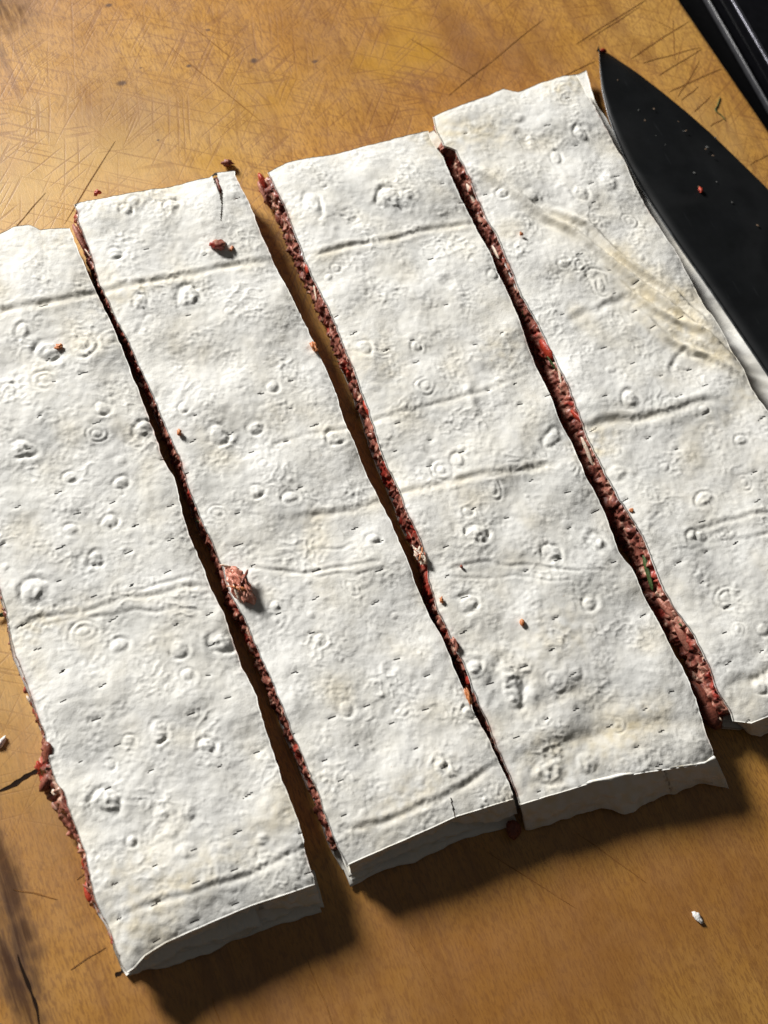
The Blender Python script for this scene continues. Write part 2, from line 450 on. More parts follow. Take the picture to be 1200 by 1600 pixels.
def seg_dist(pts, pad):
    """distance to polyline and signed side over its window"""
    P = np.asarray(pts); c = (P.min(0) + P.max(0)) / 2; r = (P.max(0) - P.min(0)).max() / 2 + pad
    w = window(c[0], c[1], r)
    if w is None: return None
    js, is_, X, Y = w
    best = np.full(X.shape, 9.0); side = np.zeros(X.shape); tt = np.zeros(X.shape)
    S = np.r_[0, np.cumsum(np.linalg.norm(np.diff(P, axis=0), axis=1))]
    for i in range(len(P) - 1):
        a, b = P[i], P[i + 1]; d = b - a; L2 = d.dot(d)
        t = np.clip(((X - a[0]) * d[0] + (Y - a[1]) * d[1]) / L2, 0, 1)
        ex = X - a[0] - t * d[0]; ey = Y - a[1] - t * d[1]
        q = np.hypot(ex, ey); s = np.sign(d[0] * ey - d[1] * ex)
        k = q < best
        best[k] = q[k]; side[k] = s[k]; tt[k] = (S[i] + t[k] * math.sqrt(L2)) / S[-1]
    return js, is_, best, side, tt

T = .0130
def crease(px, w, h, asym=.6, cream=0.0, cw=.0024):
    px = resample(px, 40); px = px + np.stack([noise1(40, 6, int(px[0, 0]) + 1), noise1(40, 6, int(px[0, 1]) + 2)], 1) * 2.2
    P = [pix(x, y, T)[:2] for x, y in px]
    r = seg_dist(P, max(6 * w, 2.5 * cw))
    if r is None: return
    js, is_, d, s, t = r
    
    w = w * 1.1
    fade = np.clip(np.minimum(t, 1 - t) * 7, 0, 1) ** .7 * (.85 + .18 * WY[js, is_].clip(-1.4, 1.4))
    prof = -np.exp(-(d / w) ** 2) + asym * np.exp(-((d - 2.1 * w) / (1.1 * w)) ** 2) * (s > 0) + .4 * asym * np.exp(-((d - 2.1 * w) / (1.2 * w)) ** 2) * (s <= 0)
    H[js, is_] += .5 * h * prof * fade
    if cream: CR[js, is_] += cream * np.exp(-(d / cw) ** 2) * fade

def patch(px, py, rx, ry, a, amt):
    c = pix(px, py, T); w = window(c[0], c[1], max(rx, ry) * 2)
    if w is None: return
    js, is_, X, Y = w
    dx, dy = X - c[0], Y - c[1]
    u = (dx * math.cos(a) + dy * math.sin(a)) / rx; v = (-dx * math.sin(a) + dy * math.cos(a)) / ry
    CR[js, is_] += amt * np.exp(-(u * u + v * v) ** 1.3) * np.clip(.8 + .35 * bandn[js, is_], 0, 1.5)
bandn = bandnoise((NY, NX), CELL, .009, .6, 31)

def ridge(px, w, h):
    crease(px, w, -h, .35)

# long folds, traced from the sheet
crease([(-60, 490), (20, 480), (100, 470), (190, 452), (260, 435), (330, 425), (400, 408), (440, 402)], .0010, .0007, .7, .35)
crease([(470, 405), (520, 390), (586, 372), (650, 358), (760, 345)], .0009, .0006, .7, .35)
crease([(420, 700), (480, 680), (560, 662), (650, 645), (720, 620), (840, 585)], .0008, .0004, .5, .2)
crease([(440, 810), (560, 790), (680, 760), (760, 745), (850, 728), (905, 712)], .0010, .0006, .7, .4)
crease([(910, 668), (980, 655), (1050, 640), (1120, 620)], .0013, .0009, .9, .35)
crease([(20, 990), (60, 968), (130, 955), (200, 935), (270, 930), (335, 915)], .0008, .0006, .6, .3)
crease([(70, 975), (150, 960), (220, 950), (330, 955)], .0006, .0004, .6)
crease([(130, 940), (230, 915), (320, 900)], .0006, .0004, .6)
crease([(365, 885), (430, 890), (520, 888), (610, 880)], .0006, .0005, .6, .1)
crease([(400, 870), (480, 862), (560, 850)], .0005, .0003, .6)
crease([(440, 895), (520, 900), (600, 893)], .0005, .0003, .6)
crease([(680, 895), (760, 880), (860, 890), (960, 895)], .0006, .0004, .6)
crease([(700, 905), (780, 900), (900, 912)], .0005, .0003, .6)
crease([(1060, 835), (1120, 815), (1200, 800), (1260, 785)], .0008, .0005, .7, .1)
crease([(1070, 860), (1150, 840), (1230, 830)], .0006, .0004, .7)
crease([(1130, 1070), (1170, 1060), (1240, 1040)], .0016, .0009, .7, .3)
crease([(165, 1432), (220, 1418), (300, 1398), (390, 1365), (485, 1325)], .0008, .0006, .8, .1)
crease([(525, 1305), (600, 1285), (700, 1240), (795, 1190)], .0009, .0006, .8, .15)
crease([(790, 1190), (850, 1170), (960, 1140), (1040, 1132), (1105, 1128)], .0022, .0007, .8, .25)
crease([(780, 1130), (830, 1110), (880, 1080), (920, 1060)], .0022, .0006, .8, .25)
def fold(px, w, h, cream=0.0, cw=.004):
    px = resample(px, 60) + np.stack([noise1(60, 9, 3), noise1(60, 9, 4)], 1) * 1.6
    r = seg_dist([pix(x, y, T)[:2] for x, y in px], max(5 * w, 2.5 * cw))
    if r is None: return
    js, is_, d, s, t = r
    d = d * s
    fade = np.clip(np.minimum(t, 1 - t) * 4, 0, 1)
    H[js, is_] += h * fade * (np.exp(-(d / w) ** 2) - .35 * np.exp(-((np.abs(d) - 2.0 * w) / w) ** 2))
    if cream: CR[js, is_] += cream * fade * np.exp(-(d / cw) ** 2)
fold([(700, 245), (760, 272), (850, 335), (900, 358), (960, 405), (1020, 455), (1090, 515), (1190, 600)], .0014, .0015, .28)
fold([(850, 318), (920, 352), (985, 405), (1050, 455), (1120, 520)], .0012, .0013, .38)
fold([(940, 415), (985, 455), (1040, 485), (1100, 520), (1165, 572)], .0012, .0010, .40)
fold([(975, 465), (1030, 512), (1090, 548), (1170, 590)], .0012, .0009, .38)
fold([(700, 250), (730, 300), (760, 340)], .0014, .0005)
crease([(870, 500), (920, 490), (960, 470), (985, 460)], .0012, .0006, .8)
crease([(1050, 590), (1060, 560), (1075, 545), (1110, 560)], .0008, .0006, .7)
ridge([(728, 590), (738, 620), (748, 650)], .0016, .0009)
ridge([(780, 460), (800, 500), (820, 560)], .0030, .0005)
crease([(690, 640), (670, 700), (690, 760), (720, 850)], .0012, .0003, .5, .1)
for (x, y, rx, ry, a, s) in [(1080, 520, .030, .008, -.9, .4), (1040, 450, .020, .008, -.9, .3), (880, 130, .012, .008, .3, .6), (760, 200, .012, .010, .2, .35),
    (270, 1400, .030, .007, .25, .55), (200, 1370, .012, .008, .2, .35), (640, 1240, .02, .006, .3, .4), (950, 1160, .03, .007, .2, .4), (840, 1180, .014, .008, .3, .3), (930, 690, .010, .008, .3, .7),
    (200, 465, .02, .004, .2, .35), (690, 210, .012, .010, 0, .5), (100, 365, .02, .006, .2, .3), (225, 300, .02, .005, .2, .3), (60, 980, .02, .005, .2, .35), (780, 540, .012, .010, .2, .25),
    (870, 980, .014, .012, .2, .3), (1000, 240, .012, .01, .3, .3), (470, 1240, .01, .01, .2, .25), (580, 560, .012, .02, .2, .2), (1130, 640, .02, .006, .2, .35)]:
    patch(x, y, rx, ry, a, s)

# blisters read off the photograph: x, y, radius px, kind
for x, y, rp, kd, el in [(198, 328, 17, 0, 1.1), (268, 322, 19, 0, 1), (180, 398, 17, 0, .8), (292, 465, 26, 1, 1.3), (222, 475, 16, 0, 1.2), (36, 519, 16, 1, 1), (75, 549, 24, 1, 1.1),
    (130, 537, 21, 1, 1.2), (68, 595, 19, 1, .9), (15, 607, 16, 0, 1), (162, 637, 19, 0, .9), (152, 678, 17, 1, .9), (36, 700, 22, 0, 1), (222, 671, 20, 0, 1), (289, 638, 14, 1, 1),
    (340, 679, 20, 0, 1), (427, 605, 16, 0, 1), (523, 685, 20, 1, 1), (400, 667, 17, 1, 1), (110, 745, 15, 0, 1), (190, 752, 18, 1, .9), (170, 815, 16, 1, .9), (112, 828, 14, 0, 1), (150, 872, 18, 0, 1),
    (55, 920, 26, 0, 1.0), (345, 1003, 24, 1, 1), (278, 1012, 17, 0, 1.2), (295, 1055, 14, 0, 1), (185, 1008, 18, 1, 1), (130, 983, 20, 1, .8), (247, 1145, 20, 0, .9), (200, 1157, 12, 1, 1), (322, 1165, 18, 1, .9),
    (166, 1253, 26, 1, 1), (250, 1273, 13, 2, 1), (288, 1265, 14, 2, 1.3), (290, 1330, 16, 2, .9), (208, 1312, 13, 1, 1), (268, 1300, 12, 2, 1), (410, 1310, 13, 2, .8), (170, 1195, 12, 0, 1),
    (570, 543, 18, 0, 1.1), (610, 310, 28, 0, 1.2), (555, 345, 16, 3, 1.2), (490, 320, 22, 0, 1.6), (525, 418, 12, 1, 1), (515, 432, 10, 0, 1), (505, 285, 10, 0, 1), (665, 604, 18, 1, .8), (690, 735, 18, 1, 1.1),
    (862, 686, 21, 0, 1), (717, 722, 16, 0, 1.2), (770, 765, 16, 1, 1.2), (730, 800, 12, 0, 1), (745, 835, 24, 1, .8), (935, 848, 24, 1, 1), (862, 865, 22, 0, 1), (728, 945, 22, 0, 1), (922, 943, 18, 1, 1),
    (797, 1070, 34, 0, 1.5), (740, 1040, 17, 1, .9), (968, 1132, 14, 1, .9), (862, 1205, 28, 2, .7), (920, 1190, 20, 2, .8), (732, 1115, 16, 1, .8), (690, 1195, 16, 0, .8), (480, 1220, 18, 2, 1), 
    (815, 215, 18, 3, 1.2), (810, 185, 14, 2, 1), (870, 245, 16, 1, 1.3), (910, 210, 20, 0, 1.3), (785, 300, 18, 0, .8), (832, 305, 17, 2, .9), (950, 285, 22, 2, 1.2), (908, 302, 18, 1, 1.3), (985, 345, 16, 1, 1), (938, 440, 20, 1, 1.3),
    (905, 412, 16, 1, 1), (880, 410, 14, 0, .9), (965, 737, 20, 2, .8), (985, 625, 22, 0, 1), (1100, 640, 14, 0, .9), (1160, 690, 16, 0, 1), (1102, 782, 19, 0, .9), (1165, 752, 14, 1, 1), (1040, 730, 12, 0, 1),
    (1095, 840, 15, 1, 1), (1130, 835, 14, 1, .8), (1150, 985, 14, 1, .8), (1135, 935, 22, 1, .8), (1190, 985, 14, 0, 1), (1185, 1072, 18, 1, 1.1), (1080, 840, 14, 0, 1), (640, 305, 14, 1, 1), (770, 430, 14, 0, 1), (650, 540, 14, 0, 1),
    (740, 290, 10, 0, 1.6), (700, 440, 16, 3, 1), (455, 775, 18, 0, .9), (400, 770, 17, 0, .8), (340, 800, 16, 1, .8), (550, 915, 12, 1, 1.2), (540, 1105, 16, 0, 1.3), (430, 945, 12, 0, 1), (585, 840, 16, 0, .8), (500, 1000, 14, 0, 1), (610, 1045, 14, 3, 1)]:
    p = pix(x, y, T); R = rp * .00022
    kd = 0 if kd == 1 and random.random() < .5 else kd
    bubble(p[0], p[1], R, .00012 + R * .10, random.uniform(-.3, .3), el, kd)
# scattered small ones
for i in range(900):
    x = random.uniform(X0 + .01, X1 - .01); y = random.uniform(Y0 + .01, Y1 - .01)
    R = random.uniform(.0007, .0024)
    bubble(x, y, R, (.00004 + R * .05) * random.uniform(.5, 1.3), random.uniform(0, 3.1), random.uniform(.7, 1.4), random.choice((0, 0, 1)))
for i in range(1300):
    x = random.uniform(X0 + .01, X1 - .01); y = random.uniform(Y0 + .01, Y1 - .01)
    R = min(.0040, .0006 + random.expovariate(1 / .0006))
    bubble(x, y, R, (.00006 + R * .075) * random.uniform(.35, 1.1), random.uniform(0, 3.1), random.uniform(.7, 1.5), random.choice((0, 0, 1, 2, 2, 3)))

def sample(A, x, y):
    fx = np.clip((x - X0) / CELL, 0, NX - 1.001); fy = np.clip((y - Y0) / CELL, 0, NY - 1.001)
    i = fx.astype(int); j = fy.astype(int); a = fx - i; b = fy - j
    return (A[j, i] * (1 - a) + A[j, i + 1] * a) * (1 - b) + (A[j + 1, i] * (1 - a) + A[j + 1, i + 1] * a) * b

# docker slits: short dark cuts across the sheet, offset rows
SLITS = []
row = 0; yy = Y0
while yy < Y1:
    xx = X0 + (row % 2) * .0065 + .002 * math.sin(row * 1.7)
    while xx < X1:
        if random.random() < (.46 if yy < .05 else .2):
            SLITS.append((xx + random.uniform(-.0012, .0012), yy + random.uniform(-.0012, .0012) + .04 * xx, random.uniform(.0009, .0018), random.uniform(-.1, .22)))
        xx += .0125
    yy += .0098; row += 1
SLITS = np.array(SLITS)
for sx, sy, hl, an in SLITS:                       # a little pucker around each slit
    w = window(sx, sy, .003)
    if w is None: continue
    js, is_, X, Y = w
    a = (X - sx) / (hl * 1.3); b = (Y - sy) / .0008
    H[js, is_] -= .00022 * np.exp(-(a * a) - b * b)

# ------------------------------------------------------------------ sheets
def coons(L, R, Tp, B):
    n, m = len(L), len(Tp)
    u = np.linspace(0, 1, n)[:, None, None]; v = np.linspace(0, 1, m)[None, :, None]
    return ((1 - v) * L[:, None] + v * R[:, None] + (1 - u) * Tp[None] + u * B[None]
            - ((1 - u) * (1 - v) * L[0] + (1 - u) * v * R[0] + u * (1 - v) * L[-1] + u * v * R[-1]))

def fix_corners(L, R, Tp, B):
    def snap(Cv, a, b):
        n = len(Cv); t = np.linspace(0, 1, n)[:, None]
        return Cv + (1 - t) * (a - Cv[0]) + t * (b - Cv[-1])
    return L, R, snap(Tp, L[0], R[0]), snap(B, L[-1], R[-1])

def ragged(Cv, amp, seed, wl=(4, 14)):
    d = np.gradient(Cv, axis=0); d /= np.linalg.norm(d, axis=1)[:, None] + 1e-12
    nr = np.stack([-d[:, 1], d[:, 0]], 1)
    n = len(Cv)
    k = noise1(n, wl[0], seed) * .55 + noise1(n, wl[1], seed + 1) * .8
    k += np.clip(noise1(n, wl[0], seed + 2) - 1.6, 0, 2) * 1.2
    e = np.clip(np.minimum(np.arange(n), np.arange(n)[::-1]) / 6, 0, 1)
    return Cv + nr * (k * amp * e)[:, None]

def sheet(name, parent, L, R, Tp, B, zfun, thick, mat, tear=None, slits=False, closed=True, rag=.00015, seed=0):
    L, R = ragged(L, rag, seed), ragged(R, rag, seed + 10)
    L, R, Tp, B = fix_corners(L, R, ragged(Tp, rag * .6, seed + 20), ragged(B, rag * .35, seed + 30, (10, 24)))
    G = coons(L, R, Tp, B); n, m = G.shape[:2]
    X, Y = G[..., 0], G[..., 1]
    u = np.linspace(0, 1, n)[:, None] * np.ones((1, m)); v = np.ones((n, 1)) * np.linspace(0, 1, m)[None]
    Z = zfun(X, Y, u, v)
    cream = np.clip(sample(CR, X, Y), 0, 1)
    idx = np.arange(n * m).reshape(n, m)
    quads = np.stack([idx[:-1, :-1], idx[1:, :-1], idx[1:, 1:], idx[:-1, 1:]], -1).reshape(-1, 4)
    keep = np.ones(len(quads), bool)
    if slits or tear:
        cx = (X[:-1, :-1] + X[1:, 1:]).ravel() / 2; cy = (Y[:-1, :-1] + Y[1:, 1:]).ravel() / 2
        if slits:
            for sx, sy, hl, an in SLITS:
                dx = cx - sx; near = np.abs(dx) < hl
                if not near.any(): continue
                dy = cy - sy - dx * an
                keep &= ~(near & (np.abs(dy) < .00019 * np.sqrt(np.clip(1 - (dx / hl) ** 2, 0, 1)) + .00004))
        for tr in tear or []:
            pts = np.array([pix(x, y, T)[:2] for x, y, w in tr]); ws = [w for *_, w in tr]
            for i in range(len(pts) - 1):
                a, b = pts[i], pts[i + 1]; d = b - a
                t = np.clip(((cx - a[0]) * d[0] + (cy - a[1]) * d[1]) / d.dot(d), 0, 1)
                q = np.hypot(cx - a[0] - t * d[0], cy - a[1] - t * d[1])
                keep &= ~(q < (ws[i] + t * (ws[i + 1] - ws[i])) / 2)
    V = np.stack([X, Y, Z], -1).reshape(-1, 3); att = cream.ravel()
    wL = np.clip(noise1(n, 30, seed + 61) * .5 + .25, 0, 1)[:, None]; wR = np.clip(noise1(n, 30, seed + 62) * .5 + .0, 0, 1)[:, None]
    juice = (wL * np.exp(-v / (.006 + .006 * wL)) + .6 * wR * np.exp(-(1 - v) / .006)) * (np.minimum(u, 1 - u) > .01)
    juice = juice.ravel()
    quads = quads[keep]
    ring = np.concatenate([idx[0, :], idx[1:, -1], idx[-1, -2::-1], idx[-2:0:-1, 0]])
    k = len(ring)
    if closed:
        V2 = V.copy(); V2[:, 2] -= thick
        off = len(V); q2 = quads[:, ::-1] + off
        i = np.arange(k); j = (i + 1) % k
        sk = np.stack([ring[i], ring[j], ring[j] + off, ring[i] + off], 1)[:, ::-1]
        V = np.concatenate([V, V2]); att = np.concatenate([att, att])
        me = mesh_np(name, V, [quads, q2, sk], mat, True, {'cream': att})
    else:
        cen = V.mean(0)
        rows = [ring]; base = len(V); extra = []
        for q, (dz, ins) in enumerate(((.35, -.00012), (.8, -.00005), (1.0, .0006))):
            W = V[ring].copy(); W[:, 2] -= thick * dz
            dirn = W[:, :2] - cen[:2]; dirn[:, 1] *= .25; dirn /= np.linalg.norm(dirn, axis=1)[:, None]
            W[:, :2] -= dirn * ins
            W[:, 2] += noise1(k, 5, seed + 50 + q) * thick * .05
            extra.append(W); rows.append(base + q * k + np.arange(k))
        fs = []
        i = np.arange(k); j = (i + 1) % k
        for a, b in zip(rows[:-1], rows[1:]):
            fs.append(np.stack([a[i], b[i], b[j], a[j]], 1))
        V = np.concatenate([V] + extra); att = np.concatenate([att] + [att[ring]] * 3)
        jr = np.clip(juice[ring] * 1.6 + .25 * (juice[ring] > .02), 0, 1); juice = np.concatenate([juice, jr, jr, np.clip(jr * 1.4 + .3, 0, 1) * (juice[ring] > .02)])
        me = mesh_np(name, V, [quads] + fs, mat, True, {'cream': att, 'juice': juice})
    return link(name, me, parent), (L, R, Tp, B, G, Z)

# outlines read off the photograph at the height of the top sheet
A_L = [(108, 351), (115, 372), (125, 400), (145, 445), (170, 495), (190, 540), (205, 585), (225, 630), (242, 675), (260, 725), (272, 745), (285, 800), (300, 846), (315, 878), (330, 920), (347, 955), (367, 1005), (380, 1045), (400, 1087), (412, 1130), (430, 1185), (450, 1243), (470, 1300), (482, 1350), (493, 1381)]
A_R = [(116, 316), (121, 340), (128, 362), (138, 384), (147, 415), (157, 445), (182, 495), (202, 535), (220, 575), (240, 620), (257, 665), (280, 710), (294, 757), (310, 798), (330, 842), (347, 882), (360, 925), (382, 962), (400, 1005), (422, 1055), (440, 1097), (457, 1145), (480, 1197), (500, 1247), (520, 1303), (537, 1338), (545, 1350)]
B_L = [(367, 262), (376, 288), (392, 324), (408, 364), (424, 400), (440, 432), (458, 468), (478, 506), (500, 556), (525, 612), (530, 635), (537, 655), (555, 695), (575, 740), (597, 785), (607, 804), (630, 855), (650, 910), (672, 960), (690, 992), (707, 1035), (725, 1075), (745, 1120), (765, 1160), (787, 1205), (800, 1234), (803, 1248)]
B_R = [(420, 262), (428, 280), (440, 306), (456, 348), (474, 394), (488, 426), (504, 456), (514, 480), (530, 518), (550, 568), (575, 635), (590, 688), (604, 722), (620, 757), (636, 802), (657, 846), (668, 882), (672, 912), (682, 948), (702, 992), (725, 1037), (742, 1082), (760, 1122), (775, 1160), (793, 1200), (807, 1236), (815, 1256)]
C_L = [(671, 197), (677, 216), (692, 239), (705, 272), (722, 306), (739, 340), (754, 370), (772, 406), (800, 470), (820, 520), (840, 570), (860, 615), (872, 650), (895, 692), (915, 745), (927, 765), (948, 806), (966, 858), (990, 888), (1017, 945), (1035, 980), (1055, 1020), (1075, 1060), (1092, 1105), (1105, 1145), (1121, 1183)]
C_R = [(678, 179), (682, 196), (695, 224), (712, 232), (724, 254), (735, 280), (750, 310), (763, 340), (776, 362), (789, 394), (802, 422), (816, 456), (845, 507), (865, 550), (880, 582), (900, 627), (920, 680), (945, 735), (970, 782), (1003, 835), (1020, 875), (1040, 920), (1060, 955), (1085, 992), (1105, 1035), (1122, 1080), (1140, 1105), (1150, 1125)]
S1_L = [(-186, 395), (-120, 580), (-60, 750), (-22, 862), (2, 929), (9, 958), (17, 995), (32, 1044), (46, 1081), (61, 1125), (69, 1147), (79, 1189), (87, 1222), (100, 1238), (115, 1283), (131, 1329), (136, 1358), (147, 1395), (156, 1424), (178, 1469), (190, 1506), (198, 1520)]
S4_R = [(903, 111), (920, 150), (945, 195), (978, 250), (1000, 298), (1030, 350), (1058, 392), (1082, 436), (1110, 485), (1140, 535), (1165, 578), (1177, 605), (1200, 640), (1320, 840), (1441, 1050)]
S1_T = [(-186, 395), (-100, 380), (-20, 365), (0, 361), (20, 352), (45, 349), (62, 357), (108, 351)]
S2_T = [(116, 316), (150, 310), (215, 299), (285, 284), (327, 276), (336, 268), (367, 262)]
S3_T = [(420, 262), (450, 249), (500, 239), (560, 226), (600, 217), (630, 208), (671, 197)]
S4_T = [(678, 179), (725, 162), (765, 147), (787, 136), (810, 141), (850, 126), (903, 111)]
S1_B = [(198, 1520), (210, 1512), (227, 1493), (260, 1472), (327, 1442), (393, 1415), (443, 1398), (493, 1381)]
S2_B = [(545, 1350), (577, 1336), (633, 1313), (713, 1276), (758, 1262), (803, 1248)]
S3_B = [(815, 1256), (860, 1242), (917, 1225), (973, 1212), (1019, 1204), (1064, 1198), (1104, 1193), (1121, 1183)]
S4_B = [(1150, 1125), (1176, 1130), (1200, 1120), (1330, 1085), (1441, 1050)]

def ztop(seed, lift=0.0, tilt=0.0):
    r = random.Random(seed); ph = r.uniform(0, 6)
    def f(X, Y, u, v):
        e = np.minimum(v, 1 - v); end = np.minimum(u, 1 - u)
        z = T + lift + tilt * (v - .5) + .0006 * np.sin(u * 7 + ph) - .0008 * np.exp(-e / .05) - .0012 * np.exp(-end / .02)
        return z + sample(H, X, Y)
    return f

RES = .00042
def strip(label, Lp, Rp, Tp, Bp, seed, lift, tilt, tear, fill, bottom_R=None):
    base = np.mean([pix(*Lp[0], 0), pix(*Rp[0], 0), pix(*Lp[-1], 0), pix(*Rp[-1], 0)], axis=0)
    root = empty("flatbread_strip", (base[0], base[1], 0), label, "flatbread", "filled flatbread strips cut side by side")
    nl = int(.262 / RES); nw = int(.064 / RES)
    top, geo = sheet("top_bread", root, curve(Lp, T, nl), curve(Rp, T, nl), curve(Tp, T, nw), curve(Bp, T, nw), ztop(seed, lift, tilt), .0011, BREAD, tear, True, False, .00016, seed)
    L, R, Tc, Bc, G, Z = geo
    # second sheet just under the top one, edges peeping out here and there
    def off(Cv, o, s): 
        nr = np.zeros_like(Cv); nr[:, 0] = o
        return Cv + nr * (1 + .45 * noise1(len(Cv), 12, s))[:, None]
    sL, sR = off(resample(L, 180), .0009 if seed != 100 else -.0006, seed + 3), off(resample(R, 180), -.0006 if seed != 400 else .0004, seed + 4)
    sT, sB = resample(Tc, 45) + [0, .0006], resample(Bc, 45) - [0, .0002]
    Lz = lambda X, Y, u, v: .0018 + .0004 * np.sin(X * 300 + seed) * np.sin(Y * 180) + .0003 * np.sin(Y * 700)
    bL = off(resample(L, 180), -.0003, seed + 5)
    bR = off(resample(R, 180), .0005, seed + 6) if bottom_R is None else curve(bottom_R, .004, 180)
    bz = Lz if bottom_R is None else (lambda X, Y, u, v: np.clip(.8 * sample(H, X - .02, Y + .013), -.0007, .0005) + .0016 + .0034 * np.clip((v - .75) / .25, 0, 1) ** 1.5 + .0006 * np.sin(Y * 160) * v)
    sheet("bottom_bread", root, bL if bottom_R is None else resample(bL, 420), bR if bottom_R is None else curve(bottom_R, .004, 420), resample(Tc, 45 if bottom_R is None else 110) + [0, .0010], resample(Bc, 45 if bottom_R is None else 110) + [0, .001], bz, .0012, BREAD, None, False, True, .00022, seed + 60)
    sheet("inner_bread", root, sL, sR, sT, sB, lambda X, Y, u, v: np.full_like(X, T - .0036 + lift) + .0003 * np.sin(Y * 220 + seed) , .0009, BREAD, None, False, True, .00020, seed + 80)
    # filling
    n = 560; u0, u1 = fill['u']
    ii = np.linspace(u0, u1, n) * (len(L) - 1); i0 = ii.astype(int)
    Lf, Rf = resample(L, len(L))[i0], resample(R, len(R))[i0]
    zl, zr = Z[i0, 0], Z[i0, -1]
    m = 15; s = np.linspace(0, 1, m)
    lump = bandnoise((n, m * 3), .00042, .0075, .9, seed + 101)[:, :m] * .00048 + bandnoise((n, m * 3), .00042, .0022, .5, seed + 102)[:, :m] * .00006
    lumpR = bandnoise((n, m * 3), .00042, .0042, .5, seed + 103)[:, :m] * .0005
    bulgeL = np.interp(np.linspace(u0, u1, n), *zip(*fill.get('bulge', [(0, 0), (1, 0)])))[:, None]
    belly = np.sin(s * math.pi)[None] ** .7
    xl = Lf[:, :1] + .0004 - lump - bulgeL * (.35 + .65 * np.clip(s * 1.5, 0, 1))[None] - .0003 * belly - fill.get('slope', 0) * (s ** 1.3)[None] * (1 + .5 * noise1(n, 40, seed + 104)[:, None].clip(-1, 1.2))
    xr = Rf[:, :1] - .0006 + lumpR + .0002 * belly
    zb = .0016
    ZL = (zl - .0012)[:, None] * (1 - s) + zb * s; ZR = (zr - .0012)[:, None] * (1 - s) + zb * s
    PL = np.stack([xl, np.repeat(Lf[:, 1:], m, 1) + lumpR * .4, ZL], -1)
    PR = np.stack([xr, np.repeat(Rf[:, 1:], m, 1), ZR], -1)[:, ::-1]
    dip = []
    for a_ in (.93, .07):
        q_ = PL[:, :1] * (1 - a_) + PR[:, -1:] * a_
        q_[..., 2] = T - .0055; dip.append(q_)
    P = np.concatenate([PL, PR] + dip, 1); M = 2 * m + 2
    idx = np.arange(n * M).reshape(n, M); nx = np.roll(idx, -1, 1)
    q = np.stack([idx[:-1], nx[:-1], nx[1:], idx[1:]], -1).reshape(-1, 4)[:, ::-1]
    h = np.arange(m - 1)
    cap0 = np.stack([h, h + 1, 2 * m - 2 - h, 2 * m - 1 - h], 1); cap1 = (cap0 + (n - 1) * M)[:, ::-1]
    f = link("filling", mesh_np("filling", P.reshape(-1, 3), [q, cap0, cap1], MEAT), root)
    return root, f, dict(L=L, R=R, Z=Z, PL=PL, PR=PR, Tc=Tc, Bc=Bc)

S1, F1, D1 = strip("leftmost flatbread strip, wide, with a slanted loose left edge and filling squeezing out", S1_L, A_L, S1_T, S1_B, 100, 0, 0, None,
    {'u': (.015, .965), 'bulge': [(0, .0002), (.70, .0004), (.72, .002), (.735, .0042), (.76, .0046), (.80, .0040), (.825, .0026), (.84, .0012), (.88, .0018), (.93, .0006), (1, 0)]})
S2, F2, D2 = strip("second flatbread strip from the left, split at its top right corner", A_R, B_L, S2_T, S2_B, 200, .0001, 0,
    [[(333, 262, .0020), (338, 283, .0019), (345, 303, .0016), (347, 322, .0005), (346, 335, .0008), (345, 348, .0004)], [(704, 1248, .0004), (708, 1262, .0006), (712, 1278, .0004)]],
    {'slope': .0008, 'u': (.004, .975)})
S3, F3, D3 = strip("third flatbread strip from the left, its lower end draping in one long flap", B_R, C_L, S3_T, S3_B, 300, 0, 0, None, {'slope': .0006, 'u': (.006, .97), 'bulge': [(0, .0030), (.03, .0035), (.05, .001), (.12, .0013), (.25, .0012), (.4, 0), (1, 0)]})
S4, F4, D4 = strip("rightmost flatbread strip beside the knife, with diagonal creamy folds", C_R, S4_R, S4_T, S4_B, 400, 0, 0, None, {'slope': .0024, 'u': (.045, .985), 'bulge': [(0, .0004), (.9, .0008), (.97, .003), (1, .003)]},
    bottom_R=[(915, 112), (935, 172), (962, 222), (996, 275), (1026, 318), (1072, 375), (1100, 418), (1127, 466), (1157, 518), (1205, 596), (1335, 825), (1452, 1046)])

